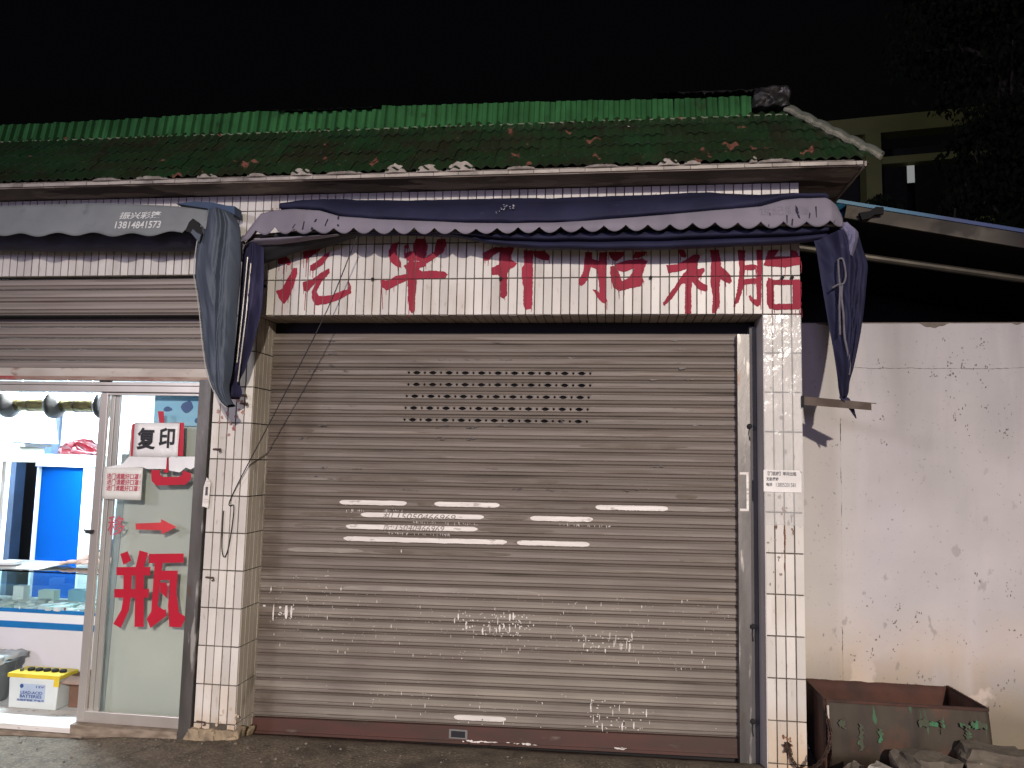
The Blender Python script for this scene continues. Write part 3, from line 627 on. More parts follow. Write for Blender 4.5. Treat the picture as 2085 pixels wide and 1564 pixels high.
# white roller strokes over old phone numbers; the lowest paints in a glare
def stroke(p0, p1, h0=None):
    (xa, _, za), (xb, _, zb) = p0, p1; n = 26; top = []; bot = []
    for i in range(n+1):
        u = i/n; x = xa+(xb-xa)*u; e = min(1, min(u, 1-u)*9)**.6
        zt = za+(zb-za)*u*.0; top.append((x, 0, za + R.uniform(-.0015, .0015) - (1-e)*.010)); bot.append((x, 0, zb + R.uniform(-.002, .002) + (1-e)*.010))
    return top + bot[::-1]
for (a, b) in [[(0.536,0.2555,1.422),(1.002,0.2555,1.386)],[(1.192,0.2555,1.434),(1.629,0.2555,1.408)],[(2.259,0.2555,1.452),(2.719,0.2555,1.425)],[(0.688,0.2555,1.337),(1.527,0.2555,1.325)],[(1.835,0.2555,1.357),(2.242,0.2555,1.332)],[(0.588,0.2555,1.259),(1.486,0.2555,1.25)],[(0.574,0.2555,1.183),(1.684,0.2555,1.177)],[(1.751,0.2555,1.205),(2.222,0.2555,1.181)],[(1.366,0.2555,0.078),(1.703,0.2555,0.045)]]:
    xa, xb, zm = a[0], b[0], (a[2]+b[2])/2
    if xa < -.02: continue
    k = int((2.562-zm-.004)/slat_z(0, 0) if False else (2.562-slat_z(0, 0)+2.562-zm)/.0802); n = 40; top = []; bot = []
    for i in range(n+1):
        u = i/n; x = xa+(xb-xa)*u; e = min(1, min(u, 1-u)*(xb-xa)/.03)**.5; zt = slat_z(k, x)
        wob = .002*noise.noise(Vector((x*14, zm*9, 0)))
        top.append((x, .2545, zt-.0125-(1-e)*.009+wob)); bot.append((x, .2535, zt-.0430+(1-e)*.012+wob+R.uniform(-.001, .001)))
    mb = MB(); mb.slab(top+bot[::-1], (0, 1, 0), .001); mb.build('paint_and_glare_stroke', m_whitepaint, shut)
m_smear = M('brown_smear', (.105, .08, .058), (.15, .122, .10), 7, st=(.8, 1, 5), rough=.7)
m_smear2 = M('pale_smear', (.29, .255, .22), (.22, .19, .165), 7, st=(.8, 1, 5), rough=.7)
for (a, b), mm in zip([[(0.521,0.257,1.586),(1.137,0.257,1.559)],[(1.634,0.257,1.614),(2.025,0.257,1.582)],[(0.355,0.257,1.406),(0.565,0.257,1.373)],[(1.074,0.257,1.427),(1.176,0.257,1.394)],[(1.655,0.257,1.441),(1.963,0.257,1.411)],[(2.766,0.257,1.46),(2.904,0.257,1.427)],[(0.255,0.257,1.317),(0.689,0.257,1.288)],[(1.526,0.257,1.357),(1.82,0.257,1.324)],[(0.224,0.257,1.237),(0.59,0.257,1.21)],[(1.495,0.257,1.279),(1.998,0.257,1.254)],[(0.783,0.257,1.1),(1.711,0.257,1.093)],[(1.727,0.257,1.131),(2.159,0.257,1.106)],[(0.18,0.257,1.078),(0.716,0.257,1.058)],[(2.282,0.257,1.371),(3.117,0.257,1.353)],[(-0.007,0.257,1.905),(0.332,0.257,1.877)],[(0.005,0.257,1.702),(0.272,0.257,1.674)],[(0.59,0.257,0.831),(1.909,0.257,0.844)],[(2.15,0.257,1.828),(2.843,0.257,1.81)]], (0, 0, 0, 0, 0, 0, 0, 0, 0, 0, 0, 0, 1, 1, 0, 0, 1, 0)):
    xa, xb, zm = a[0], b[0], (a[2]+b[2])/2; k = int((2.562-zm)/.0802); n = 24; top = []; bot = []
    for i in range(n+1):
        u = i/n; x = xa+(xb-xa)*u; e = min(1, min(u, 1-u)*6)**.5; zt = slat_z(k, x)
        top.append((x, .2549, zt-.0140-(1-e)*.012+R.uniform(-.002, .002))); bot.append((x, .2549, zt-.0425+(1-e)*.012+R.uniform(-.002, .002)))
    mb = MB(); mb.slab(top+bot[::-1], (0, 1, 0), .0006); mb.build('grime_smear', m_smear2 if mm else m_smear, shut)
sp = []
for x0, x1, z0, z1, n, r in ((.1, 3.1, .42, .86, 420, .9), (1.35, 1.85, .58, .72, 90, 2.0), (2.15, 2.5, .52, .62, 50, 2.0), (2.2, 2.6, .05, .22, 50, 2.0), (.03, .25, .62, .70, 8, 4), (.8, 2.0, .02, .2, 50, 1.2), (.05, .5, .55, .95, 35, 1.3), (.55, 1.05, 1.05, 1.40, 14, 1), (.1, 3.1, .02, .3, 30, 1)):
    for i in range(n):
        x, z = R.uniform(x0, x1), R.uniform(z0, z1); k = R.random()
        sp.append((x, z, R.uniform(.0012, .0035)*r, R.uniform(.0012, .003)*r*(5 if k > .8 else 1)))
for (x, y, z), w, n in zip([(0.567,0.255,1.36),(0.823,0.255,1.368),(1.046,0.255,1.297),(1.997,0.255,1.311),(0.88,0.255,1.22)], (.14, .16, .45, .36, .45), (16, 16, 30, 30, 34)):
    for i in range(n):
        xx = x + w*R.random(); sp.append((xx, z-.008*R.random()-.004, .0014, R.uniform(.003, .012)))
def splat(name, spots, parent):
    mb = MB()
    for x, z, rx, rz in spots:
        n = 6; P = [(x+rx*R.uniform(.6, 1.2)*math.cos(2*math.pi*i/n), .2535, z+rz*R.uniform(.7, 1.2)*math.sin(2*math.pi*i/n)) for i in range(n)]
        mb.add(P, [tuple(range(n))])
    o = mb.build(name, m_whitepaint, parent); o['kind'] = 'stuff'
splat('paint_splash', sp, shut)
m_ink = M('faded_ink', (.13, .11, .10), (.26, .23, .21), 40, rough=.8)
for body, px in (('\u548c.15050466969', [(0.837,0.2535,1.3),(1.338,0.2535,1.354)]), ('\u914d:15040466969', [(0.846,0.2535,1.229),(1.264,0.2535,1.275)])):
    (xa, _, za), (xb, _, zb) = px
    o = text('handwriting', body, (xa, xb, za, zb), .2534, m_ink, shut, shear=.25)
sp = []
for x, y, z in [(1.597,0.254,2.503),(2.764,0.254,2.518),(2.774,0.254,2.456),(2.78,0.254,2.366),(2.796,0.254,2.334),(0.427,0.254,2.507),(0.424,0.254,2.421),(0.424,0.254,2.336),(0.312,0.254,2.304),(0.524,0.254,2.302),(0.99,0.254,2.38),(1.229,0.254,2.381),(1.432,0.254,2.385),(1.65,0.254,2.383),(1.848,0.254,2.397),(2.093,0.254,2.398),(0.402,0.254,1.918),(1.227,0.254,1.932),(1.428,0.254,1.928),(1.66,0.254,1.939),(2.051,0.254,1.971),(2.623,0.254,2.262),(2.843,0.254,2.26),(0.265,0.254,1.832),(1.229,0.254,1.849),(1.43,0.254,1.85),(0.415,0.254,1.634),(0.658,0.254,1.633),(1.601,0.254,1.655),(2.905,0.254,1.968),(2.467,0.254,1.882),(2.625,0.254,1.695),(1.022,0.254,1.501),(1.735,0.254,1.523),(1.994,0.254,1.52),(2.47,0.254,1.533),(1.769,0.254,1.418),(0.523,0.254,1.563),(0.348,0.254,1.576)]:
    for i in range(4): sp.append((x+R.gauss(0, .022), z+R.gauss(0, .004), R.uniform(.006, .022), R.uniform(.002, .006)))
blots('grease_spot', sp, M('grease', (.035, .026, .022), (.12, .09, .07), 30, rough=.5), shut, .2552)

# ------------------------------------------------------------------ left bay: shutter rolled half up, sliding glass doors
ls = BX('roller_shutter', m_dark, shop, -2.74, -.30, .06, .20, 2.652, 2.660)
def slat_left(x0, x1, y, z, h):
    n = len(sh_prof); sc = h/.08; vs = [(x, y+dy*1.3, z+dz*sc) for x in (x0, x1) for dz, dy in sh_prof]
    return MB().add(vs, [(j, j+1, n+j+1, n+j) for j in range(n-1)]).build('slat', m_slat2, ls)
for k in range(3): slat_left(-2.74, -.30, .045, 2.915-k*.085, .085)
for k in range(5): slat_left(-2.74, -.30, .165, 2.665-k*.080, .080)
BX('bottom_bar', M('bottom_bar_paint', (.52, .47, .41), (.40, .35, .30), 6, st=(.5, 1, 2), rough=.5, layers=[((.20, .10, .06), (1, 1, 2), 9, .60, .70, .8)]), ls, -2.74, -.31, .095, .17, 2.232, 2.290)
BX('bottom_bar_lip', M('bottom_lip_paint', (.36, .28, .22), (.22, .12, .09), 9, st=(.6, 1, 3), rough=.6, layers=[((.30, .03, .03), (1, 1, 2), 4, .60, .66, .9)]), ls, -2.74, -.31, .085, .13, 2.204, 2.231)
mb = MB(); mb.box(-.372, -.290, -.020, -.014, -.12, 2.205); mb.box(-.372, -.366, -.014, .07, -.12, 2.205); mb.box(-.296, -.290, -.014, .07, -.12, 2.205)
gl = mb.build('guide_rail', m_steel, ls)
mb = MB(); (ax, _, az), = [(-0.274,-0.021,1.469)]
mb.box(ax-.008, ax+.008, -.0235, -.0205, az-.028, az+.028); mb.build('keeper_plate', M('keeper', (.14, .13, .12), rough=.4, metal=.6), ls)
mb = MB(); mb.slab([(x, -.0212, z) for x, z in ((ax-.026, az-.10), (ax+.018, az-.11), (ax+.024, az+.05), (ax-.005, az+.09), (ax-.022, az+.03))], (0, 1, 0), .001); mb.build('paint_mark', m_whitepaint, ls)
for x, y, z in [(-0.21,-0.015,0.914),(-0.212,-0.015,0.012),(-0.212,-0.015,1.744),(-0.055,-0.015,2.103),(-0.042,-0.015,2.048)]:
    mb = MB(); mb.tube([(x-.04, -.012, z), (x+.02, -.026, z+.002), (x+.026, -.03, z-.012), (x+.012, -.028, z-.016)], .0055, 6); mb.build('wall_hook', M('rusty_hook', (.09, .05, .04), rough=.7), pl)

door = BX('sliding_door', m_alu, shop, -2.74, -.374, .004, .115, 2.118, 2.160, bevel=.002)
BX('door_head_cap', m_alu, door, -2.74, -.374, -.006, .125, 2.162, 2.184, bevel=.002)
BX('transom_bracket', m_dark, door, -1.155, -1.085, .06, .10, 2.185, 2.203)
BX('stile', m_alu, door, -1.118, -1.062, .030, .058, -.060, 2.117, bevel=.003)
BX('stile', m_alu, door, -1.060, -1.028, .062, .088, -.052, 2.117, bevel=.003)
BX('stile', m_alu, door, -1.026, -.992, .066, .084, -.052, 2.117, bevel=.003)
BX('stile', m_alu, door, -.398, -.374, .030, .058, -.060, 2.117, bevel=.002)
BX('bottom_stile', m_alu, door, -1.0615, -.3985, .030, .058, -.060, .012, bevel=.003)
BX('top_stile', m_alu, door, -1.0615, -.3985, .030, .058, 2.098, 2.1175, bevel=.002)
gp = BX('glass_pane', m_glass, door, -1.0605, -.3995, .042, .047, .013, 2.097)
(x, _, z), = [(-1.121,0.03,1.175)]
mb = MB(); mb.box(x-.02, x+.03, .012, .0295, z-.012, z+.012); mb.tube([(x-.03, .014, z+.012), (x-.01, .008, z-.004), (x+.02, .010, z-.012), (x+.034, .02, z+.01)], .005, 6); mb.build('latch', M('latch_metal', (.10, .095, .09), rough=.4, metal=.8), door)
BX('threshold', m_whitepaint, door, -2.74, -1.1185, -.012, .30, -.12, -.088)
mb = MB(); mb.box(-2.74, -.374, -.03, .0, -.24, -.1225 ); mb.box(-1.118, -.375, -.024, .06, -.16, -.0605)
mb.build('door_step', M('stained_step', (.30, .24, .18), (.17, .13, .095), 11, st=(1, 1, 3), rough=.9, bump=.4), door)
m_vinyl = M('red_vinyl', (.47, .012, .035), (.42, .012, .03), 3, rough=.35)
def glyph(ch, box, y, mat, parent, bold=.02, name='lettering'): return text(name, ch, box, y, mat, parent, bold=bold, thick=.0004)
def pbox(P): (xa, _, za), (xb, _, zb) = P; return (min(xa, xb), max(xa, xb), min(za, zb), max(za, zb))
def vinyl(polys, y, mat):
    mb = MB()
    for i, P in enumerate(polys): mb.slab([(x, y-.00015*i, z) for x, _, z in P], (0, 1, 0), .0008)
    return mb.build('lettering', mat, door)
vinyl([[(-0.896,0.04,1.033),(-0.844,0.04,1.053),(-0.814,0.04,0.993),(-0.867,0.04,0.961)], [(-0.759,0.04,1.061),(-0.696,0.04,1.048),(-0.721,0.04,0.952),(-0.779,0.04,0.95)], [(-0.916,0.04,0.946),(-0.674,0.04,0.956),(-0.67,0.04,0.901),(-0.912,0.04,0.892)], [(-0.92,0.04,0.802),(-0.671,0.04,0.813),(-0.672,0.04,0.757),(-0.916,0.04,0.746)],
  [(-0.862,0.04,0.895),(-0.802,0.04,0.898),(-0.798,0.04,0.753),(-0.805,0.04,0.671),(-0.855,0.04,0.551),(-0.91,0.04,0.576),(-0.859,0.04,0.669),(-0.851,0.04,0.75)], [(-0.779,0.04,0.953),(-0.719,0.04,0.956),(-0.692,0.04,0.567),(-0.757,0.04,0.564)], [(-0.69,0.04,1.041),(-0.443,0.04,1.053),(-0.439,0.04,0.994),(-0.685,0.04,0.98)],
  [(-0.644,0.04,0.984),(-0.589,0.04,0.986),(-0.604,0.04,0.707),(-0.558,0.04,0.683),(-0.543,0.04,0.688),(-0.535,0.04,0.648),(-0.643,0.04,0.562),(-0.674,0.04,0.619),(-0.646,0.04,0.669)], [(-0.62,0.04,0.934),(-0.477,0.04,0.94),(-0.478,0.04,0.879),(-0.624,0.04,0.873)], [(-0.536,0.04,0.936),(-0.477,0.04,0.938),(-0.478,0.04,0.803),(-0.449,0.04,0.67),(-0.398,0.04,0.645),(-0.428,0.04,0.577),(-0.511,0.04,0.577),(-0.53,0.04,0.711),(-0.527,0.04,0.801)],
  [(-0.595,0.04,0.857),(-0.551,0.04,0.861),(-0.538,0.04,0.823),(-0.543,0.04,0.76),(-0.591,0.04,0.798)]], .0405, m_vinyl)
vinyl([[(-0.695,0.04,1.992),(-0.652,0.04,1.993),(-0.626,0.04,1.792),(-0.596,0.04,1.686),(-0.59,0.04,1.581),(-0.622,0.04,1.58),(-0.642,0.04,1.741)], [(-0.874,0.04,1.905),(-0.843,0.04,1.905),(-0.838,0.04,1.686),(-0.871,0.04,1.686)], [(-0.537,0.04,1.915),(-0.499,0.04,1.916),(-0.492,0.04,1.694),(-0.538,0.04,1.693)], [(-0.874,0.04,1.906),(-0.499,0.04,1.918),(-0.498,0.04,1.886),(-0.872,0.04,1.872)], [(-0.867,0.04,1.716),(-0.494,0.04,1.724),(-0.492,0.04,1.695),(-0.868,0.04,1.687)],
  [(-0.716,0.04,1.595),(-0.65,0.04,1.597),(-0.649,0.04,1.569),(-0.631,0.04,1.552),(-0.512,0.04,1.555),(-0.491,0.04,1.568),(-0.483,0.04,1.598),(-0.425,0.04,1.58),(-0.425,0.04,1.545),(-0.46,0.04,1.504),(-0.67,0.04,1.493),(-0.705,0.04,1.523)]], .0405, m_vinyl)
glyph('\u79fb', pbox([(-1.001,0.04,1.153),(-0.879,0.04,1.284)]), .0400, M('pale_red_vinyl', (.55, .10, .13), rough=.4), door, .006)
P = [(-0.8,0.04,1.237),(-0.618,0.04,1.25),(-0.619,0.04,1.272),(-0.504,0.04,1.224),(-0.609,0.04,1.172),(-0.61,0.04,1.198),(-0.797,0.04,1.198)]
mb = MB(); mb.slab([(x, .0398, z) for x, y, z in P], (0, 1, 0), .001); mb.build('arrow', M('arrow_vinyl', (.60, .05, .06), rough=.4), door)
# ------------------------------------------------------------------ blue awning over the right bay
m_blue = M('navy_canvas', (.021, .022, .052), (.014, .015, .036), 4, rough=.75, spec=.2, bump=.5, bs=9, layers=[((.07, .07, .11), (1, 1, 1), 12, .66, .76, .4), ((.02, .02, .045), (1, 1, 1), 3, .58, .74, .5)])
m_lav = M('faded_lavender_canvas', (.205, .185, .225), (.165, .15, .185), 5, rough=.75, bump=.3, bs=12, layers=[((.20, .175, .19), (1, 1, 1), 9, .60, .76, .55), ((.25, .228, .262), (1, 1, 1), 3, .58, .72, .5)])
m_tube = M('bare_tube', (.22, .21, .20), (.13, .125, .115), 9, rough=.4, metal=.5)
aw = thing('awning', 'navy blue awning with faded lavender scalloped valance sagging over the closed shutter', 'awning', (1.8, 0, 3.3))
def curve(P): return lambda x: interp(P, x, 0, 2)
b0 = [(0.028,-0.03,3.349),(0.167,-0.03,3.353),(0.304,-0.03,3.373),(0.406,-0.03,3.392),(0.542,-0.03,3.402),(0.779,-0.03,3.387),(1.08,-0.03,3.38),(1.408,-0.03,3.379),(1.73,-0.03,3.375),(2.047,-0.03,3.374),(2.359,-0.03,3.377),(2.665,-0.03,3.383),(2.937,-0.03,3.383),(3.116,-0.03,3.378),(3.293,-0.03,3.365),(3.41,-0.03,3.356),(3.555,-0.03,3.349),(3.699,-0.03,3.337),(3.756,-0.03,3.326)]
v0 = [(0.021,-0.3,3.105),(0.082,-0.3,3.188),(0.128,-0.3,3.244),(0.226,-0.3,3.265),(0.356,-0.3,3.268),(0.519,-0.3,3.255),(0.649,-0.3,3.215),(0.873,-0.3,3.194),(1.156,-0.3,3.176),(1.465,-0.3,3.158),(1.769,-0.3,3.149),(2.067,-0.3,3.15),(2.36,-0.3,3.165),(2.649,-0.3,3.184),(2.933,-0.3,3.204),(3.212,-0.3,3.222),(3.337,-0.3,3.258),(3.433,-0.3,3.267),(3.575,-0.3,3.267),(3.637,-0.3,3.233),(3.682,-0.3,3.163)]
v1 = [(0.023,-0.3,3.06),(0.137,-0.3,3.097),(0.234,-0.3,3.108),(0.365,-0.3,3.099),(0.526,-0.3,3.103),(0.687,-0.3,3.1),(0.94,-0.3,3.093),(1.159,-0.3,3.086),(1.467,-0.3,3.084),(1.77,-0.3,3.082),(2.068,-0.3,3.083),(2.361,-0.3,3.084),(2.649,-0.3,3.085),(2.904,-0.3,3.092),(3.072,-0.3,3.086),(3.239,-0.3,3.086),(3.404,-0.3,3.089),(3.594,-0.3,3.092),(3.68,-0.3,3.102)]
c1 = [(0.635,-0.16,3.13),(1.122,-0.16,3.122),(1.377,-0.16,3.105),(1.472,-0.16,3.082),(1.598,-0.16,3.054),(1.754,-0.16,3.036),(1.908,-0.16,3.022),(2.212,-0.16,3.011),(2.51,-0.16,3.007),(2.804,-0.16,3.012),(3.093,-0.16,3.02),(3.378,-0.16,3.031),(3.519,-0.16,3.044),(3.658,-0.16,3.056)]
fb, fv0, fv1, fc = curve(b0), curve(v0), curve(v1), curve(c1)
rows = []; n = 150
for i in range(n+1):      # upper canvas from the wall out to its hanging fold
    x = .24 + (3.60-.24)*i/n; zb = fb(x+.03); zf = fv0(x)
    zf2 = zf + .002 + .01*(x < .9)*(.9-x)
    prof = [(-.012, zb-.03), (-.020, zb), (-.07, zb+.006), (-.13, zb-.25*(zb-zf2)+.016), (-.20, zb-.42*(zb-zf2)+.014), (-.255, zb-.62*(zb-zf2)+.006), (-.275, zf2+.034), (-.268, zf2+.018), (-.235, zf2+.006), (-.215, zf2-.010)]
    prof = [(y+.005*noise.noise(Vector((x*3, j*.7, 1))), z+.008*noise.noise(Vector((x*3.3, j*.5, 7)))+.004*noise.noise(Vector((x*11, j*.7, 2)))) for j, (y, z) in enumerate(prof)]
    rows.append([(x, p.x, p.y) for p in catmull([Vector((y, z, 0)) for y, z in prof], 4)])
grid_mesh('canopy', rows, m_blue, aw, .003)
# valance with its scalloped edge
SC = .129; rows = []; n = 430
def val_y(x, z):
    top, bot = fv0(x), fv1(x); u = (top-z)/max(top-bot, .02)
    return -.292 - .022*math.sin(max(0, min(1, u))*2.4) + .007*noise.noise(Vector((x*7, z*4, 2))) + .004*math.sin(x*2*math.pi/SC)*u + (.10*max(0, .16-x) if x < .16 else 0) + (.6*max(0, x-3.60)**1.0 if x > 3.60 else 0)
for i in range(n+1):
    x = .005 + (3.675-.005)*i/n; ph = ((x+.02) % SC)/SC
    sc = .038*(1-math.sin(ph*math.pi)**.75)*(1+.35*noise.noise(Vector((x*3, 0, 0))))
    top, bot = fv0(x), fv1(x)+sc; r_ = []
    for j in range(13):
        u = j/12; z = top+(bot-top)*u; r_.append((x, val_y(x, z), z))
    r_ = [(x, -.20, top-.012), (x, -.245, top+.004)] + r_; rows.append(r_)
o = grid_mesh('valance', rows, m_lav, aw, .002)
# slits torn in the valance
m_slit = M('torn_slit', (.015, .013, .03), rough=.9)
for P in ([(0.5,-0.31,3.192),(0.513,-0.31,3.195),(0.488,-0.31,3.12),(0.474,-0.31,3.126)], [(0.426,-0.31,3.181),(0.433,-0.31,3.181),(0.426,-0.31,3.127),(0.416,-0.31,3.127)], [(0.577,-0.31,3.194),(0.587,-0.31,3.191),(0.57,-0.31,3.147),(0.563,-0.31,3.15)], [(0.64,-0.31,3.212),(0.65,-0.31,3.218),(0.66,-0.31,3.142),(0.647,-0.31,3.145)], [(0.369,-0.31,3.16),(0.376,-0.31,3.163),(0.361,-0.31,3.135),(0.354,-0.31,3.135)], [(3.403,-0.31,3.223),(3.414,-0.31,3.203),(3.426,-0.31,3.138),(3.416,-0.31,3.144),(3.4,-0.31,3.185)], [(3.254,-0.31,3.177),(3.262,-0.31,3.171),(3.253,-0.31,3.095),(3.248,-0.31,3.095)], [(3.348,-0.31,3.163),(3.356,-0.31,3.157),(3.355,-0.31,3.11),(3.35,-0.31,3.116)], [(3.479,-0.31,3.178),(3.484,-0.31,3.166),(3.478,-0.31,3.137),(3.473,-0.31,3.143)], [(3.512,-0.31,3.212),(3.52,-0.31,3.212),(3.519,-0.31,3.142),(3.514,-0.31,3.154)], [(3.38,-0.31,3.139),(3.388,-0.31,3.139),(3.385,-0.31,3.098),(3.377,-0.31,3.104)], [(3.611,-0.31,3.117),(3.63,-0.31,3.14),(3.619,-0.31,3.123),(3.613,-0.31,3.111)]):
    P = [(x, val_y(x, z)-.0035, z) for x, y, z in P]; mb = MB(); mb.slab(P, (0, 1, 0), .0008); mb.build('torn_slit', m_slit, aw)
text('lettering', '\u4e16\u7eaa\u5f69\u7bf7', pbox([(3.199,-0.31,3.16),(3.479,-0.31,3.219)]), 0, M('faded_print', (.14, .135, .17), (.19, .175, .21), 60, rough=.8), aw, yfun=lambda x, z: val_y(x, z)-.0025)
m_wp = M('worn_white_print', (.42, .42, .46), (.20, .20, .25), 60, rough=.8)
sp = [(x+R.gauss(0, .016), z+R.gauss(0, .008), R.uniform(.002, .006), R.uniform(.0015, .004)) for x, y, z in [(1.672,-0.27,3.244),(1.69,-0.27,3.256),(1.711,-0.27,3.262),(1.735,-0.27,3.265),(1.751,-0.27,3.252),(1.657,-0.27,3.232)] for i in range(3)]
mb = MB()
for x, z, rx, rz in sp: mb.slab([(x+rx*math.cos(a), -.2795, z+rz*math.sin(a)) for a in [i*math.pi/4 for i in range(8)]], (0, 1, 0), .012)
o = mb.build('worn_print', m_wp, aw); o['kind'] = 'stuff'
# lower canvas hanging below the valance, in two lazy folds
rows = []; n = 110
for i in range(n+1):
    x = .62 + (3.60-.62)*i/n; zt = fv1(x)+.035; zc = fc(x); h = max(zt-zc, .012)
    prof = [(-.20, zt), (-.235, zt-.18*h), (-.255, zt-.42*h), (-.245, zt-.55*h), (-.205, zt-.60*h), (-.215, zt-.70*h), (-.225, zt-.88*h), (-.20, zc), (-.12, zc+.012), (-.03, zc+.05)]
    rows.append([(x, p.x+.006*noise.noise(Vector((x*3, p.y*9, 3))), p.y+.004*noise.noise(Vector((x*5, p.y*9, 8)))) for p in catmull([Vector((y, z, 0)) for y, z in prof], 4)])
grid_mesh('lower_canvas', rows, m_blue, aw, .003)
rows = []      # sagging corner on the left behind the valance, blackened to stand for its shade
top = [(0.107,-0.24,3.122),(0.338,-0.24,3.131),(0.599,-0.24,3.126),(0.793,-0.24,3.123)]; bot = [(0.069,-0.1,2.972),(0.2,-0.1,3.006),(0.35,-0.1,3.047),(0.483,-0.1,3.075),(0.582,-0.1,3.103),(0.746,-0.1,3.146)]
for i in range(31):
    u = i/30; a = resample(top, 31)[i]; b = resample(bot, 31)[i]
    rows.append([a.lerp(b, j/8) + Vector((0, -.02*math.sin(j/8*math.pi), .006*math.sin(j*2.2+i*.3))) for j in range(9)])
grid_mesh('lower_canvas', rows, M('shade_black_canvas', (.012, .012, .014), (.02, .02, .022), 6, rough=.9), aw, .003)
rows = []
tl = [(-0.003,-0.27,2.98),(0.025,-0.27,3.053),(0.09,-0.27,3.087),(0.221,-0.27,3.092),(0.643,-0.27,3.107)]; bl = [(-0.042,-0.22,2.981),(-0.009,-0.22,3.045),(0.067,-0.22,3.057),(0.233,-0.22,3.064),(0.625,-0.22,3.116)]
for i in range(21):
    a = resample(tl, 21)[i]; b = resample(bl, 21)[i]; rows.append([a.lerp(b, j/5)+Vector((0, -.012*math.sin(j), 0)) for j in range(6)])
grid_mesh('valance_lining', rows, m_lav, aw, .002)
# hanging side drapes
def drape(name, lp, rp_, mat, parent, depth, folds, yoff=0, n=60, seed=0.0, nr=80, back=.06, amp=.024, crease=(.25, .8)):
    A, B = resample(catmull(lp, 6), nr), resample(catmull(rp_, 6), nr); rows = []
    for i in range(nr):
        r_ = []; u = i/(nr-1); w = (B[i]-A[i]).length
        for j in range(n+1):
            t = j/n; p = A[i].lerp(B[i], t); q = t + .05*noise.noise(Vector((t*3, u*3, seed)))
            f = 0
            for ph, am in folds: f += am*math.sin(2*math.pi*(q*ph) + .8*noise.noise(Vector((u*2.0, ph, seed))) + ph)
            f += .7*noise.noise(Vector((t*3, u*4, seed+5)))
            cw = max(0, 1-((t-(crease[0]+crease[1])/2)/((crease[1]-crease[0])/2))**2)
            f += cw*1.9*(abs(noise.noise(Vector((t*9+u*2.5, u*1.6, seed+9))))**.7-.35) + .5*abs(noise.noise(Vector((t*5-u*5, u*6, seed+3))))
            y = -depth*math.sin(math.pi*t)**.6*min(1, w/.12+.2) + amp*f*math.sin(math.pi*t)**.35*min(1, w/.1+.15)
            r_.append(p + Vector((0, y+yoff, 0)))
        for j in range(7):      # far side
            t = 1-(j+1)/7; p = A[i].lerp(B[i], t); r_.append(p + Vector((0, back*math.sin(math.pi*t)+yoff, 0)))
        rows.append(r_)
    return grid_mesh(name, rows, mat, parent, .002)
m_navy2 = M('navy_canvas_leg', (.032, .030, .075), (.018, .018, .045), 3, st=(1.5, 1, .5), rough=.75, spec=.2, bump=.4, bs=8, layers=[((.07, .066, .13), (2, 1, .4), 5, .58, .7, .6)])
drape('side_drape', [(-0.009,-0.2,3.089),(-0.024,-0.2,2.997),(-0.03,-0.2,2.835),(-0.031,-0.2,2.673),(-0.037,-0.2,2.512),(-0.044,-0.2,2.372),(-0.058,-0.2,2.292),(-0.079,-0.2,2.213),(-0.085,-0.2,2.114),(-0.065,-0.2,2.063)], [(0.102,-0.2,3.092),(0.12,-0.2,2.995),(0.127,-0.2,2.773),(0.12,-0.2,2.622),(0.095,-0.2,2.482),(0.066,-0.2,2.363),(0.036,-0.2,2.253),(0.003,-0.2,2.184),(0.024,-0.2,2.105),(0.005,-0.2,2.071)], m_navy2, aw, .035, ((1.0, .8), (2.1, .35)), seed=2)
drape('side_drape', [(3.526,-0.2,3.054),(3.544,-0.2,2.969),(3.566,-0.2,2.799),(3.601,-0.2,2.557),(3.628,-0.2,2.382),(3.645,-0.2,2.245),(3.652,-0.2,2.163),(3.663,-0.2,2.113)], [(3.777,-0.2,3.092),(3.799,-0.2,2.993),(3.826,-0.2,2.899),(3.819,-0.2,2.797),(3.798,-0.2,2.612),(3.77,-0.2,2.447),(3.736,-0.2,2.291),(3.713,-0.2,2.209),(3.705,-0.2,2.146),(3.692,-0.2,2.114)], m_blue, aw, .05, ((1.2, .8), (2.6, .35)), seed=8, amp=.036, crease=(.35, .95))
mb = MB(); P = [(3.655,-0.21,2.117),(3.685,-0.21,2.122),(3.707,-0.21,2.109),(3.728,-0.21,2.068),(3.744,-0.21,1.996),(3.718,-0.21,2.037),(3.693,-0.21,2.068)]; mb.slab(P, (0, 1, 0), .02); mb.build('drape_tip', m_blue, aw)
drape('drape_flap', [(3.659,-0.24,3.125),(3.672,-0.24,3.068),(3.67,-0.24,2.975),(3.671,-0.24,2.928)], [(3.71,-0.24,3.128),(3.765,-0.24,3.076),(3.755,-0.24,3.001),(3.73,-0.24,2.929)], M('pale_blue_lining', (.12, .115, .20), (.24, .22, .29), 5, st=(3, 1, .6), rough=.8), aw, .04, ((1.0, .6),), seed=4, nr=24, n=20)
drape('drape_flap', [(-0.048,-0.26,3.067),(-0.08,-0.26,3.032),(-0.072,-0.26,2.982),(-0.03,-0.26,2.956)], [(0.011,-0.26,3.076),(0.009,-0.26,3.031),(0.001,-0.26,2.991),(-0.018,-0.26,2.951)], m_lav, aw, .02, ((1.2, .6),), seed=5, nr=20, n=14)
for P in ([(0.041,-0.262,2.97),(0.028,-0.262,2.63),(0.01,-0.262,2.29)], [(0.065,-0.262,2.929),(0.052,-0.262,2.58),(0.022,-0.262,2.168)]):
    mb = MB(); mb.tube(P, .0062, 8); mb.build('frame_tube', m_tube, aw)
mb = MB(); (p, q) = [(0.001,-0.28,3.092),(3.66,-0.28,3.172)]
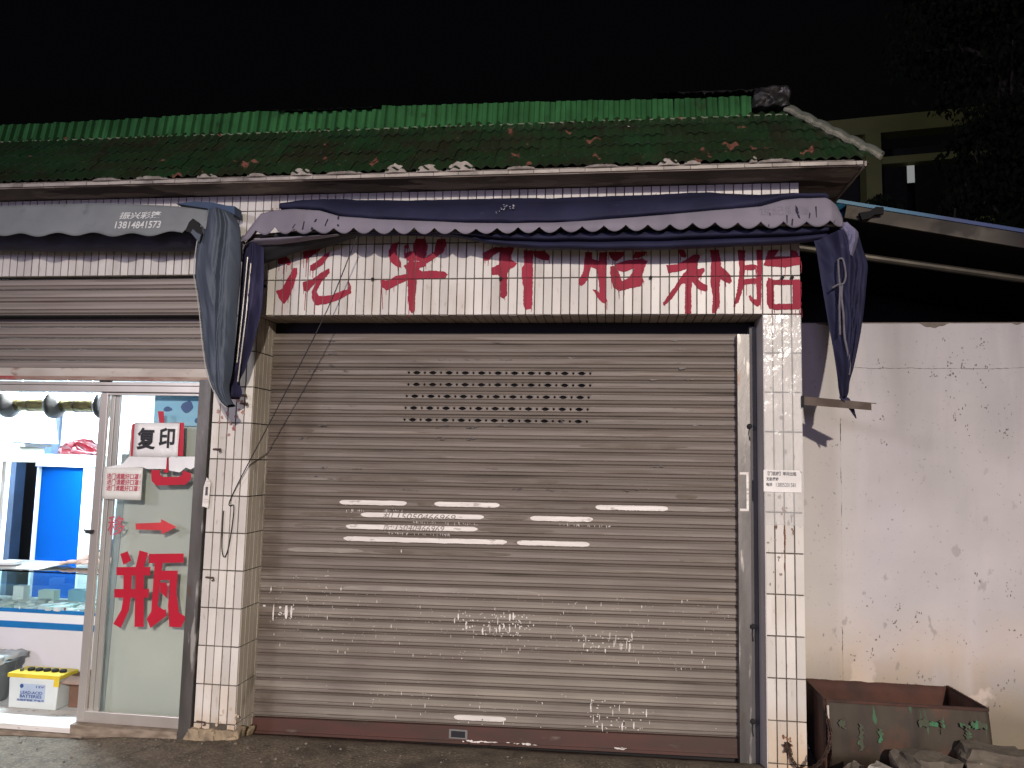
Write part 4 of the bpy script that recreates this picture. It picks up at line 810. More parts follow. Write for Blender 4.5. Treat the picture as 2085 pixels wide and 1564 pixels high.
mb.tube([(p[0], -.225, p[2]+.02), (1.0, -.225, 3.175), (2.0, -.225, 3.18), (q[0], -.225, q[2]-.05)], .014, 8); mb.build('front_tube', m_tube, aw)
br = MB(); br.hexa([Vector(v) for v in ((3.492, -.02, 2.085), (3.786, -.315, 2.036), (3.794, -.309, 2.036), (3.50, -.012, 2.085), (3.492, -.02, 2.135), (3.786, -.315, 2.078), (3.794, -.309, 2.078), (3.50, -.012, 2.135))])
br.hexa([Vector(v) for v in ((3.50, -.012, 2.131), (3.794, -.309, 2.074), (3.83, -.28, 2.074), (3.53, .01, 2.131), (3.50, -.012, 2.136), (3.794, -.309, 2.079), (3.83, -.28, 2.079), (3.53, .01, 2.136))])
br.build('bracket', M('angle_iron', (.19, .15, .12), (.12, .09, .07), 9, rough=.6, metal=.3), aw)
mb = MB(); mb.box(3.489, 3.50, -.03, .03, 2.07, 2.14); mb.build('bracket_plate', m_dark, aw)
def cord(P, r, name, mat, parent=None, k=8): mb = MB(); mb.tube(catmull(P, k), r, 6); return mb.build(name, mat, parent, True)
m_cord = M('grey_tape', (.13, .12, .14), (.09, .085, .10), 20, rough=.9)
cord([(3.642,-0.275,2.908),(3.644,-0.275,2.818),(3.649,-0.275,2.735),(3.644,-0.275,2.634),(3.644,-0.275,2.466)], .006, 'tie_cord', m_cord, aw)
cord([(3.644,-0.278,2.907),(3.668,-0.278,2.904),(3.681,-0.278,2.816),(3.668,-0.278,2.766),(3.636,-0.278,2.757),(3.605,-0.278,2.739)], .006, 'tie_cord', m_cord, aw)
cord([(3.663,-0.272,2.768),(3.657,-0.272,2.69),(3.666,-0.272,2.58),(3.67,-0.272,2.453),(3.693,-0.272,2.318),(3.688,-0.272,2.237)], .007, 'tie_cord', m_cord, aw)
# ------------------------------------------------------------------ grey green awning over the glass door
m_grey = M('grey_green_canvas', (.20, .215, .215), (.16, .172, .175), 4, st=(1, 1, 1), rough=.7, bump=.3, bs=14, layers=[((.09, .10, .10), (1, 1, 1), 10, .62, .74, .6), ((.10, .10, .09), (.4, 1, 6), 4, .64, .74, .5)])
m_teal = M('blue_green_canvas', (.072, .088, .115), (.048, .064, .090), 3, st=(1.5, 1, .5), rough=.65, bump=.4, bs=9, layers=[((.035, .045, .06), (2, 1, .5), 5, .6, .75, .6), ((.14, .155, .17), (3, 1, .4), 6, .62, .74, .5)])
ag = thing('awning', 'grey green awning with a white phone number folded above the glass door', 'awning', (-1.4, 0, 3.3))
t0 = [(-2.648,-0.33,3.326),(-1.685,-0.33,3.319),(-1.328,-0.33,3.324),(-0.977,-0.33,3.326),(-0.631,-0.33,3.306),(-0.426,-0.33,3.291),(-0.29,-0.33,3.272),(-0.155,-0.33,3.253)]; t1 = [(-2.609,-0.345,3.136),(-1.653,-0.345,3.123),(-1.438,-0.345,3.11),(-1.123,-0.345,3.114),(-0.776,-0.345,3.102),(-0.505,-0.345,3.104),(-0.365,-0.345,3.117),(-0.316,-0.345,3.181),(-0.269,-0.345,3.186),(-0.218,-0.345,3.121),(-0.137,-0.345,3.094)]
ft, fb1 = curve(t0), curve(t1); rows = []; n = 260
def gv_y(x, z): return -.325 - .02*(ft(x)-z)/.17 + .006*noise.noise(Vector((x*5, z*5, 4)))
XR = (t0[-2][0]*.4+t0[-1][0]*.6)
for i in range(n+1):
    x = -3.35 + (XR+3.35)*i/n; top = ft(x); bot = fb1(x) + .012*math.sin(x*2*math.pi/.26)
    up_ = .0; r_ = [(x, -.015, top-.005), (x, -.10, top+.014), (x, -.22, top+.012), (x, -.30, top+.006)]
    r_ += [(x, gv_y(x, top+(bot-top)*j/9), top+(bot-top)*j/9 - (.004 if j == 2 else 0)) for j in range(10)]
    rows.append(r_)
grid_mesh('valance', rows, m_grey, ag, .003)
P = pbox([(-0.812,-0.335,3.21),(-0.526,-0.335,3.259)]); text('lettering', '\u632f\u5174\u5f69\u7bf7', P, 0, M('white_print', (.70, .71, .68), (.58, .58, .56), 40, rough=.7), ag, bold=.018, shear=.15, yfun=lambda x, z: gv_y(x, z)-.004)
P = pbox([(-0.835,-0.335,3.145),(-0.518,-0.335,3.194)]); text('lettering', '13814841573', P, 0, bpy.data.materials['white_print'], ag, bold=.02, shear=.12, yfun=lambda x, z: gv_y(x, z)-.004)
drape('side_drape', [(-0.21,-0.33,3.271),(-0.242,-0.33,3.156),(-0.265,-0.33,3.025),(-0.271,-0.33,2.855),(-0.239,-0.33,2.706),(-0.215,-0.33,2.588),(-0.197,-0.33,2.47),(-0.169,-0.33,2.324),(-0.141,-0.33,2.208),(-0.096,-0.33,2.112),(-0.043,-0.33,2.035),(-0,-0.33,2.001)], [(-0.046,-0.33,3.237),(0.005,-0.33,3.161),(0.022,-0.33,3.081),(0.032,-0.33,2.922),(0.035,-0.33,2.803),(0.028,-0.33,2.646),(0.025,-0.33,2.47),(0.023,-0.33,2.334),(0.017,-0.33,2.218),(0.003,-0.33,2.122),(0.018,-0.33,2.046),(0.036,-0.33,2.021)], m_teal, ag, .05, ((.9, .9), (1.7, .4)), seed=11, n=90, nr=110, amp=.034, crease=(.45, .85))
HP = [p+Vector((-.002, -.012, 0)) for p in catmull([(-0.242,-0.33,3.156),(-0.265,-0.33,3.025),(-0.271,-0.33,2.855),(-0.239,-0.33,2.706),(-0.215,-0.33,2.588),(-0.197,-0.33,2.47),(-0.169,-0.33,2.324),(-0.141,-0.33,2.208),(-0.096,-0.33,2.112),(-0.043,-0.33,2.035),(-0,-0.33,2.001)], 8)]
mb = MB(); mb.tube(HP, .0032, 5); mb.build('hem', M('pale_hem', (.42, .42, .40), rough=.8), ag)
mb = MB(); P = [(-0.546,-0.15,3.373),(-0.415,-0.15,3.386),(-0.283,-0.15,3.375),(-0.184,-0.15,3.352),(-0.13,-0.15,3.347),(-0.124,-0.15,3.288),(-0.203,-0.15,3.315),(-0.313,-0.15,3.333),(-0.423,-0.15,3.352)]
mb.slab(P, (0, 1, 0), .1); mb.build('canopy', M('deep_blue_canvas', (.04, .075, .14), (.03, .05, .10), 4, rough=.7), ag)
# torn opening near the corner shows the dark underside
mb = MB(); P = [(-0.344,-0.352,3.122),(-0.322,-0.352,3.178),(-0.297,-0.352,3.202),(-0.267,-0.352,3.181),(-0.241,-0.352,3.149),(-0.226,-0.352,3.108),(-0.24,-0.352,3.047),(-0.273,-0.352,3.071),(-0.301,-0.352,3.105)]
mb.slab(P, (0, 1, 0), .001); mb.build('torn_opening', m_dark, ag)
mb = MB(); P = [(-0.305,-0.354,3.109),(-0.291,-0.354,3.131),(-0.264,-0.354,3.108),(-0.235,-0.354,3.093),(-0.244,-0.354,3.046)]; mb.slab(P, (0, 1, 0), .001); mb.build('torn_flap', m_teal, ag)
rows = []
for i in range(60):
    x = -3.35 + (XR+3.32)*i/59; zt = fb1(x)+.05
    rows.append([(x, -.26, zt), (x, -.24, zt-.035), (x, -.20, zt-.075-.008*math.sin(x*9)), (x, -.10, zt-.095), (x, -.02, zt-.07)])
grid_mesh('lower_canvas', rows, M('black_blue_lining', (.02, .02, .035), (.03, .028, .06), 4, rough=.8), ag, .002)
mb = MB(); mb.tube([(-3.35, -.23, 3.20), (XR, -.23, 3.2)], .014, 8); mb.build('front_tube', m_tube, ag)
# ------------------------------------------------------------------ cable from the awning to the left pillar
tag(cord([(0.76,-0.26,3.086),(0.742,-0.26,3.045)] + [(0.544,-0.2,2.594)] + [(0.205,-0.1,1.987)] + [(-0.105,-0.012,1.435),(-0.085,-0.012,1.378),(-0.086,-0.012,1.283),(-0.103,-0.012,1.125),(-0.126,-0.012,1.049),(-0.149,-0.012,1.092),(-0.155,-0.012,1.25),(-0.154,-0.012,1.345)], .0035, 'cable', M('black_cable', (.02, .018, .018), rough=.6), k=10), 'thin dark cable running slantwise from the blue awning to the left pillar', 'cable')
sp = [(x+R.gauss(0, .003), z-R.random()*.14, R.uniform(.002, .004), R.uniform(.010, .03)) for x, y, z in [(3.383,-0.004,1.437),(3.382,-0.004,1.393),(3.384,-0.004,1.336),(3.425,-0.004,1.424),(3.335,-0.004,1.421),(3.381,-0.004,1.249)] for i in range(4)]
sp += [(x+R.gauss(0, .012), z+R.gauss(0, .012), R.uniform(.003, .009), R.uniform(.004, .012)) for x, y, z in [(3.383,-0.004,1.443),(3.386,-0.004,0.102),(3.375,-0.004,0.142)] for i in range(7)]
blots('rust_run', sp, m_rust, pr, -.0026)
sp = [(x+R.gauss(0, .02), z+R.gauss(0, .03), R.uniform(.004, .012), R.uniform(.006, .018)) for x, y, z in [(-0.077,-0.004,0.047),(-0.156,-0.004,-0.018),(-0.026,-0.004,0.02)] for i in range(5)]
blots('rust_run', sp, M('ochre_stain', (.44, .33, .22), (.54, .45, .34), 16, rough=.8), pl, -.0026)
# ------------------------------------------------------------------ clear film wrapped round the upper right pillar
m_film = M('clear_film', (.80, .79, .77), (.70, .69, .68), 6, rough=.16, bump=1.0, bs=11, bst=(1, 1, .7))
m_film.node_tree.nodes['Principled BSDF'].inputs['Alpha'].default_value = .34
rows = [[(3.2735+.2225*i/10, -.0042-.0022*abs(noise.noise(Vector((i*.5, j*.45, 2)))), 2.634-1.27*j/40+.012*noise.noise(Vector((i*.6, j, 5)))*(j == 40)) for i in range(11)] for j in range(41)]
grid_mesh('plastic_film', rows, m_film, pr)
# ------------------------------------------------------------------ paper notice on the right pillar
(xa, xb, za, zb) = pbox([(3.265,-0.003,1.561),(3.491,-0.003,1.692)])
nt = MB(); nt.slab([(xa, -.0075, za), (xb-.008, -.0075, za), (xb-.008, -.0085, zb-.02), (xb-.022, -.008, zb), (xa, -.0075, zb)], (0, 1, 0), .0006)
nt = nt.build('paper_notice', M('notice_paper', (.76, .73, .70), rough=.6)); tag(nt, 'white rental notice with black print pasted on the right pillar', 'notice')
m_print = M('black_print', (.05, .05, .055), rough=.7)
text('lettering', '\u3010\u95e8\u9762\u623f\u3011\u5355\u95f4\u51fa\u79df', pbox([(3.289,-0.0048,1.658),(3.454,-0.0048,1.683)]), -.0090, m_print, nt, bold=.02)
text('lettering', '\u65e0\u5367\u53a8\u623f', pbox([(3.28,-0.0048,1.626),(3.351,-0.0048,1.648)]), -.0090, m_print, nt, bold=.03)
text('lettering', '\u7535\u8bdd', pbox([(3.28,-0.0048,1.594),(3.314,-0.0048,1.615)]), -.0090, m_print, nt, bold=.03)
text('lettering', '13805201581', pbox([(3.336,-0.0048,1.592),(3.45,-0.0048,1.616)]), -.0090, m_print, nt)
# ------------------------------------------------------------------ boundary wall on the right
m_wall = M('stained_wall_plaster', (.50, .465, .46), (.42, .39, .385), 1.6, rough=.85, bump=.25, bs=14,
           layers=[((.30, .305, .285), (1, 1, .4), 1.1, .48, .66, .5), ((.44, .41, .425), (1, 1, .6), 1.9, .50, .64, .5), ((.30, .285, .28), (2.2, 1, .22), 2.2, .52, .68, .55, (2.7, 1.2)), ((.52, .36, .20), (1, 1, .8), 1.7, .34, .58, .8, (.38, .9)), ((.50, .46, .36), (1, 1, .6), 2.0, .1, .5, .35, (3.6, 4.0), 0), ((.17, .145, .12), (1.2, 1, .7), 9, .655, .68, .4, (.9, 2.4)),
                   ((.09, .08, .07), (1, 1, .8), 40, .67, .69, .5), ((.17, .145, .10), (1, 1, 1), 3.2, .44, .47, .85, (.20, .60)), ((.52, .48, .485), (1.3, 1, .2), 3, .58, .70, .4), ((.14, .12, .10), (1, 1, 1), 70, .70, .73, .7)])
bw = MB(); X0, X1 = 3.492, 14.0
bw.box(X0, X1, .352, .60, -.4, 2.650)
bwall = bw.build('boundary_wall', m_wall); tag(bwall, 'tall stained pale plaster wall to the right of the shop', 'wall')
m_conc = M('bare_concrete_top', (.17, .14, .11), (.11, .095, .08), 12, rough=.95, bump=.5)
mb = MB(); P = []; n = 150
for i in range(n+1):
    x = X0 + 2.2*i/n; d = .004 + .09*max(0, noise.noise(Vector((x*4.2, 4, 0)))-.12) + (.018*noise.noise(Vector((x*22, 1, 0))) if noise.noise(Vector((x*4.2, 4, 0))) > .1 else 0)
    P.append((x, .3495, 2.650-max(.003, d)))
mb.slab([(X0, .3495, 2.652)] + P + [(X0+2.2, .3495, 2.652)], (0, 1, 0), .0022)
mb.build('wall_top', m_conc, bwall)
def crack(P, w, name, parent, mat, y):
    mb = MB(); n = len(P); L_ = []; R_ = []
    for x, z in P:
        k = w*R.uniform(.1, 1.0)*max(.05, min(1, .5+2.5*noise.noise(Vector((x*7, z*7, 1))))); L_.append((x-k, y, z)); R_.append((x+k, y, z+R.uniform(0, .003)))
    mb.add(L_+R_, [(i, i+1, n+i+1, n+i) for i in range(n-1)]); return mb.build(name, mat, parent)
m_crack = M('crack_dirt', (.09, .075, .06), rough=.95)
crack([(3.812-.010*(2.0-z)+.008*noise.noise(Vector((0, 0, z*3)))+.003*noise.noise(Vector((0, 4, z*30))), z) for z in [2.03-.014*i for i in range(122)]], .0030, 'wall_crack', bwall, m_crack, .3505)
mb = MB(); P = [(3.86+.012*i, 2.355+.006*noise.noise(Vector((i*.11, 0, 0)))+.004*noise.noise(Vector((i*.5, 3, 0)))+(.02*max(0, i-75)/30)) for i in range(108)]
L_ = [(x, .3505, z-.0022*R.uniform(.1, 1.1)*(1 if noise.noise(Vector((x*5, 9, 0))) > -.12 else .1)) for x, z in P]; R_ = [(x, .3505, z+.0016*R.uniform(.1, 1.1)) for x, z in P]; n = len(P)
mb.add(L_+R_, [(i, i+1, n+i+1, n+i) for i in range(n-1)]); mb.build('wall_crack', m_crack, bwall)
sp = []
for x, y, z in [(3.868,0.35,0.568),(3.97,0.35,0.565),(4.015,0.35,0.65),(4.101,0.35,0.61),(3.968,0.35,0.895),(4.105,0.35,0.773),(4.119,0.35,0.759),(4.249,0.35,0.81),(4.136,0.35,0.864),(4.063,0.35,2.038),(4.074,0.35,1.892),(4.485,0.35,2.372),(4.558,0.35,2.382),(4.645,0.35,2.373),(4.702,0.35,2.364),(4.234,0.35,2.371),(4.056,0.35,2.37),(4.454,0.35,2.325),(4.479,0.35,2.2),(4.497,0.35,2.294),(4.504,0.35,2.06),(4.67,0.35,2.264),(4.693,0.35,2.109),(4.395,0.35,2.309),(4.549,0.35,2.108),(4.573,0.35,1.984),(4.788,0.35,1.957),(4.808,0.35,2.111),(4.598,0.35,1.048),(4.791,0.35,0.953),(4.797,0.35,0.734),(4.766,0.35,1.025),(3.949,0.35,0.278),(4.683,0.35,0.294),(4.715,0.35,0.411),(4.744,0.35,0.442),(4.641,0.35,0.292),(4.267,0.35,0.428),(4.296,0.35,0.445),(4.209,0.35,0.396),(4.038,0.35,0.395),(4.5,0.35,0.66),(4.475,0.35,2.545),(4.502,0.35,2.451),(4.679,0.35,2.514)]:
    for i in range(R.randint(2, 7)): sp.append((x+R.gauss(0, .016), z+R.gauss(0, .02), R.uniform(.0015, .006), R.uniform(.002, .009)))
blots('mould_spot', sp, M('mould', (.12, .10, .085), (.22, .19, .165), 60, rough=.95), bwall, .3505)
# ------------------------------------------------------------------ rusty trough against the wall
m_rusty = M('rusty_painted_steel', (.046, .034, .02), (.03, .02, .013), 5, st=(1, 1, .5), rough=.75, bump=.3, bs=30,
            layers=[((.10, .035, .018), (1, 1, 1), 4, .52, .66, .8), ((.035, .20, .085), (5, 1, .9), 4.2, .60, .645, .45, (.26, .20)), ((.035, .20, .085), (2.2, 1, .45), 4.2, .60, .645, .0), ((.02, .014, .010), (3, 1, .6), 3, .58, .7, .7)])
m_rust2 = M('rust', (.075, .028, .017), (.034, .016, .012), 6, st=(1, 1, .8), rough=.85, bump=.4, bs=25)
tr = thing('metal_trough', 'rusty open metal trough with green paint remnants standing against the pale wall', 'trough', (3.97, .05, .05))
fx0, fx1, bx0, bx1, fy, by, zt, zb = 3.548, 4.388, 3.565, 4.395, -.205, .325, .432, .03
rows = []
for i in range(41):
    u = i/40; r_ = []
    for j in range(17):
        v = j/16; zz = zt + (zb-zt)*v; rib = .010*max(0, 1-abs(u-.52)/.022) + .006*max(0, 1-abs(u-.56)/.02) + .007*max(0, 1-abs(u-.28)/.02)
        y = fy - .035*math.sin(v*math.pi*.9) + .10*max(0, v-.72)/.28*(1 if u < .55 else .45) - rib + .006*noise.noise(Vector((u*6, v*4, 3)))
        r_.append((fx0+(fx1-fx0)*u + (.03*v if u < .02 else 0), y, zz + .005*noise.noise(Vector((u*9, 2, 0)))*(1-v)))
    rows.append(r_)
grid_mesh('front_plate', rows, m_rusty, tr, .006)
rows = [[(bx0+(bx1-bx0)*i/20, by, .405+.006*noise.noise(Vector((i*.6, 0, 5)))+(zb-.405)*j/6) for j in range(7)] for i in range(21)]
grid_mesh('back_plate', rows, m_rust2, tr, .006)
grid_mesh('end_plate', [[(bx1+(fx1-bx1)*i/8, by+(fy-by)*i/8, .405+(zt-.405)*i/8+(zb-.405-(zt-.405)*i/8)*j/6) for j in range(7)] for i in range(9)], m_rust2, tr, .006)
grid_mesh('end_plate', [[(bx0+(fx0-bx0)*i/8, by+(fy-by)*i/8, .405+(zt-.405)*i/8+(zb-.405-(zt-.405)*i/8)*j/6) for j in range(7)] for i in range(9)], m_rust2, tr, .006)
mb = MB(); mb.hexa([Vector(p) for p in ((fx0, fy, zb), (fx1, fy, zb), (bx1, by, zb), (bx0, by, zb), (fx0, fy, zb+.01), (fx1, fy, zb+.01), (bx1, by, zb+.01), (bx0, by, zb+.01))]); mb.build('bottom_plate', m_rust2, tr)
mb = MB(); mb.bar((fx0, fy-.006, zt), (fx1, fy-.006, zt), .018, .012); mb.bar((bx1, by, .407), (fx1, fy, zt+.002), .012, .010); mb.build('rim', m_rust2, tr)
for P in ([[(3.61,-0.226,0.304),(3.637,-0.226,0.344)],[(3.706,-0.226,0.331),(3.733,-0.226,0.183)],[(3.808,-0.226,0.316),(3.826,-0.226,0.235)],[(4.019,-0.226,0.371),(4.111,-0.226,0.336)],[(4.125,-0.226,0.383),(4.142,-0.226,0.302)],[(4.224,-0.226,0.364),(4.278,-0.226,0.347)],[(4.286,-0.226,0.38),(4.361,-0.226,0.342)],[(4.253,-0.226,0.345),(4.275,-0.226,0.278)]]):
    (xa, ya, za), (xb, yb, zb_) = P; mb = MB()
    mb.slab(ragged([(xa, -.2515, za), (xb, -.2515, za-.01), (xb, -.2515, zb_), (xa, -.2515, zb_)], .010, .006), (0, 1, 0), .001); mb.build('paint_remnant', M('green_paint', (.030, .15, .065), (.045, .05, .028), 30, st=(1, 1, .3), rough=.6, lo=.38, hi=.5), tr)
mb = MB(); mb.tube([(fx0+.004, fy-.03, zt-.02), (fx0+.008, fy-.035, .2)], .006, 6); mb.build('corner_bar', m_mortar, tr)
# ------------------------------------------------------------------ chain
ch = thing('chain', 'rusty chain hooked to the foot of the right pillar and trailing to the trough', 'chain', (3.5, -.1, .05))
m_chain = M('chain_rust', (.075, .04, .028), (.04, .024, .018), 40, rough=.7, metal=.4)
lm = MB(); P = [(.009*math.cos(a), 0, .016*math.sin(a)+(.006 if math.sin(a) > 0 else -.006)) for a in [2*math.pi*i/12 for i in range(13)]]
lm.tube(P, .0038, 5, cap=False); lmesh = lm.mesh('link'); lmesh.materials.append(m_chain)
path = resample(catmull([(3.382,-0.02,0.107)] + [(3.401,-0.03,0.044)] + [(3.443,-0.08,0.004)] + [(3.489,-0.22,0.081)] + [(3.537,-0.26,0.176),(3.554,-0.26,0.28),(3.54,-0.26,0.351)], 12), 27)
for i, p in enumerate(path):
    d = (path[min(i+1, 26)]-path[max(i-1, 0)]).normalized()
    o = bpy.data.objects.new('link', lmesh); COL.objects.link(o)
    o.rotation_mode = 'QUATERNION'; o.rotation_quaternion = d.to_track_quat('Z', 'Y') @ Matrix.Rotation(math.pi/2*(i % 2)+.3, 3, 'Z').to_quaternion()
    o.location = p; hang(o, ch)
mb = MB(); (x, y, z), = [(3.384,-0.01,0.098)]
for i in range(9): mb.tube([(x+R.uniform(-.02, .02), -.02, z+R.uniform(-.02, .02)), (x+R.uniform(-.03, .03), -.03, z+R.uniform(-.03, .03)), (x+R.uniform(-.02, .02), -.004, z+R.uniform(-.03, .03))], .005, 5)
mb.build('wire_tie', m_chain, ch)
# ------------------------------------------------------------------ rubble in front of the trough
m_stone = M('dusty_stone', (.125, .105, .08), (.085, .07, .055), 14, rough=.95, bump=.5, bs=45)
m_stone2 = M('pale_rubble', (.40, .37, .33), (.22, .20, .17), 10, rough=.9, bump=.4)
def stone(x, y, sx, sy, sz, rz, mat, label, tilt=0.0, seed=0):
    b = bmesh.new(); bmesh.ops.create_cube(b, size=1); bmesh.ops.subdivide_edges(b, edges=b.edges[:], cuts=3, use_grid_fill=True)
    mt = Matrix.Rotation(rz, 3, 'Z') @ Matrix.Rotation(tilt, 3, 'Y')
    for v in b.verts:
        c = v.co.copy(); q = c*2.3 + Vector((seed*3.1, seed, 0)); k = 1-.18*(abs(c.x*c.y)+abs(c.y*c.z)+abs(c.x*c.z))
        p = Vector((c.x*sx*k*(1-.25*max(0, c.z)*(seed % 3)/2), c.y*sy*k, c.z*sz*(1+.3*c.x*((seed % 2)*2-1)))); p += Vector((noise.noise(q), noise.noise(q+Vector((5, 0, 0))), noise.noise(q+Vector((0, 5, 0)))))*.10*min(sx, sy, sz)*2
        v.co = mt @ p + Vector((x, y, gz(x, y)+sz*.42))
    me = bpy.data.meshes.new('rubble_block'); b.to_mesh(me); b.free()
    return tag(obj('rubble_block', me, mat), label, 'stone', 'rubble in front of the trough')
stone(3.99, -.40, .30, .22, .13, .35, m_stone, 'large tilted grey concrete block leaning before the middle of the rusty trough', .22, 1)
stone(4.34, -.36, .34, .18, .085, -.06, m_stone, 'long flat dark concrete block below the right end of the trough', .0, 2)
stone(3.73, -.52, .11, .10, .07, .9, m_stone2, 'small pale broken tile piece by the chain', .2, 3)
stone(3.66, -.40, .09, .09, .12, .4, m_stone, 'small pointed brownish stone just below the left end of the trough', -.5, 4)
stone(3.60, -.16, .10, .06, .04, .5, m_stone2, 'small pale chip lying between the right pillar and the trough', .1, 5)
stone(3.86, -.60, .14, .10, .06, -.3, m_stone2, 'cracked pale rubble piece in front of the large tilted block', .1, 6)
# ------------------------------------------------------------------ shed roof behind the wall
m_sheet = M('blue_painted_sheet', (.035, .19, .32), (.03, .12, .24), 4, rough=.4, layers=[((.04, .045, .16), (1, 1, 1), 1.0, .3, .4, .8, (4.6, 4.4), 0)])
sh = thing('lean_to_shed', 'lean-to shed with a blue sheet metal roof sloping down behind the plaster wall', 'shed', (6, 2, 0))
a0, a1 = Vector((3.90, .62, 3.55)), Vector((6.4, .62, 3.055))
dz = .28
rows = []
for i in range(81):
    u = i/80; p = a0.lerp(a1, u); r_ = []
    for j in range(2): r_.append((p.x, p.y+2.8*j, p.z+dz*j+.008*math.sin(u*2*math.pi*28)))
    rows.append(r_)
grid_mesh('roof_sheet', rows, m_sheet, sh, .004)
mb = MB(); mb.bar(a0+Vector((-.02, -.010, .004)), a1+Vector((0, -.010, .004)), .012, .024); mb.build('edge_flashing', m_sheet, sh)
mb = MB(); mb.bar(a0+Vector((.05, .006, -.066)), a1+Vector((0, .006, -.066)), .02, .10); mb.build('fascia_board', M('weathered_fascia', (.15, .13, .10), (.08, .07, .055), 3, st=(1, 1, 2), rough=.85, layers=[((.20, .02, .015), (1, 1, 1), 3.6, .64, .66, .9), ((.04, .035, .03), (1, 1, 1), 2.0, .50, .56, .85), ((.02, .018, .018), (1, 1, 1), 1, .1, .2, .95, (5.1, 4.75), 0)]), sh)
mb = MB(); mb.tube([(3.60, .66, 3.245), (6.3, .66, 2.80)], .026, 10); mb.build('roof_tube', M('galvanised_tube', (.12, .105, .08), (.05, .045, .036), 4, rough=.5, metal=.6), sh)
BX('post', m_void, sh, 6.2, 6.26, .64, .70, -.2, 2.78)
mb = MB(); mb.hexa([Vector(p) for p in ((3.86, .642, 3.45), (6.4, .642, 2.95), (6.4, 3.40, 3.22), (3.86, 3.40, 3.72), (3.86, .642, 3.46), (6.4, .642, 2.96), (6.4, 3.40, 3.23), (3.86, 3.40, 3.73))]); mb.build('underside_shade_board', m_void, sh)  # dark sheet added under the roof to stand for the shade there
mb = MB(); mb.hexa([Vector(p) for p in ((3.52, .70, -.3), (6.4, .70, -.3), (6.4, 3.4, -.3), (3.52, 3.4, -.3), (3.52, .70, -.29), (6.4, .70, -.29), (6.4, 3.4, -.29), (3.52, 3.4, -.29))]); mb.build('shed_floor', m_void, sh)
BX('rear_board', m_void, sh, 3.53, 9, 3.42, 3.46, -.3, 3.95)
mb = MB(); P = [(-.02, 0), (.03, .01), (.06, .035), (.12, .04), (.12, .085), (.07, .09), (.03, .06), (-.04, .05)]; mb.slab([(4.06+x, .56, 3.40+z) for x, z in P], (0, 1, 0), .03); mb.build('torn_felt', m_dark, sh)
# ------------------------------------------------------------------ yellowish building far behind
m_yel = M('ochre_facade', (.23, .235, .085), (.19, .195, .07), 1.5, rough=.85)
yb = thing('concrete_building', 'dim ochre building with a flat parapet seen behind the tree and the shed', 'building', (10, 12, 0))
ang = math.atan2(.42, -1.0)
def yl(u, d, z): return Vector((7.06+u*.995, 10.0-u*.16+d, z))      # u along the facade, d into it
def ybox(name, mat, u0, u1, d0, d1, z0, z1, par=None):
    mb = MB(); mb.hexa([yl(u0, d0, z0), yl(u1, d0, z0), yl(u1, d1, z0), yl(u0, d1, z0), yl(u0, d0, z1), yl(u1, d0, z1), yl(u1, d1, z1), yl(u0, d1, z1)]); return mb.build(name, mat, par or yb)
ybox('parapet', m_yel, -4.0, 4.5, 0, .35, 8.03, 8.36)
ybox('column', m_yel, 0.0, .265, -.03, .34, -.2, 8.027)
for u in (-2.4, 2.6): ybox('column', m_yel, u, u+.265, -.03, .34, -.2, 8.027)
ybox('sill_band', m_yel, -4.0, -.003, .02, .33, 7.42, 7.56); ybox('sill_band', m_yel, .268, 2.597, .02, .33, 7.42, 7.56)
ybox('lower_wall', m_yel, .268, 2.597, .03, .33, 5.0, 6.3); ybox('lower_wall', m_yel, -2.13, -.003, .03, .33, 5.0, 6.3)
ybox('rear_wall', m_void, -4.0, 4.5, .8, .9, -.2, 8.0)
ybox('window_pane', emit_mat('lit_window', (.62, .64, .60), .28), .74, .86, .10, .12, 7.05, 7.38)
ybox('window_pane', M('dark_pane', (.02, .02, .02), rough=.1), .30, .735, .12, .14, 6.35, 7.38); ybox('window_pane', M('dark_pane2', (.02, .02, .02), rough=.1), .87, 2.55, .12, .14, 6.35, 7.38)
# ------------------------------------------------------------------ trees
m_bark = M('bark', (.07, .055, .04), (.04, .03, .025), 8, st=(1, 1, .2), rough=.95, bump=.5)
m_leaf = M('dark_leaf', (.012, .018, .008), (.007, .011, .005), 3, rough=.8, spec=.12)
def tree(name, base, trunk_pts, clumps, n, label, leaf=.11):
    t = thing(name, label, 'tree', base)
    mb = MB(); mb.tube(catmull(trunk_pts, 6), [.16-.13*i/(6*(len(trunk_pts)-1)) for i in range(6*(len(trunk_pts)-1)+1)], 9)
    for c, r in clumps:
        k = R.choice(trunk_pts[2:]); a = Vector(k); b = Vector(c); mid = a.lerp(b, .5)+Vector((0, 0, .15))
        mb.tube([a, mid, b], [.05, .03, .012], 6)
    mb.build('trunk', m_bark, t, True)
    vs = []; fs = []
    tot = sum(r**2 for _, r in clumps)
    for c, r in clumps:
        for i in range(int(n*r**2/tot)):
            d = Vector((R.gauss(0, 1), R.gauss(0, 1), R.gauss(0, 1))).normalized()*r*(R.random()**.45)
            if noise.noise((Vector(c)+d)*2.2) < -.12: continue
            p = Vector(c) + d*Vector((1, .9, .85)) if False else Vector(c) + Vector((d.x, d.y*.9, d.z*.85))
            ax = Vector((R.gauss(0, .5), R.gauss(0, .5), -1)).normalized(); sd = ax.cross(Vector((R.gauss(0, 1), R.gauss(0, 1), R.gauss(0, .4)))).normalized(); nn = ax.cross(sd)
            L_ = leaf*R.uniform(.6, 1.15); w = L_*.27; k = len(vs)
            vs += [p, p+ax*L_*.45+sd*w+nn*w*.3, p+ax*L_, p+ax*L_*.45-sd*w+nn*w*.3]; fs += [(k, k+1, k+2), (k, k+2, k+3)]
    me = bpy.data.meshes.new('crown'); me.from_pydata([tuple(v) for v in vs], [], fs); me.update(); obj('crown', me, m_leaf, t)
    return t
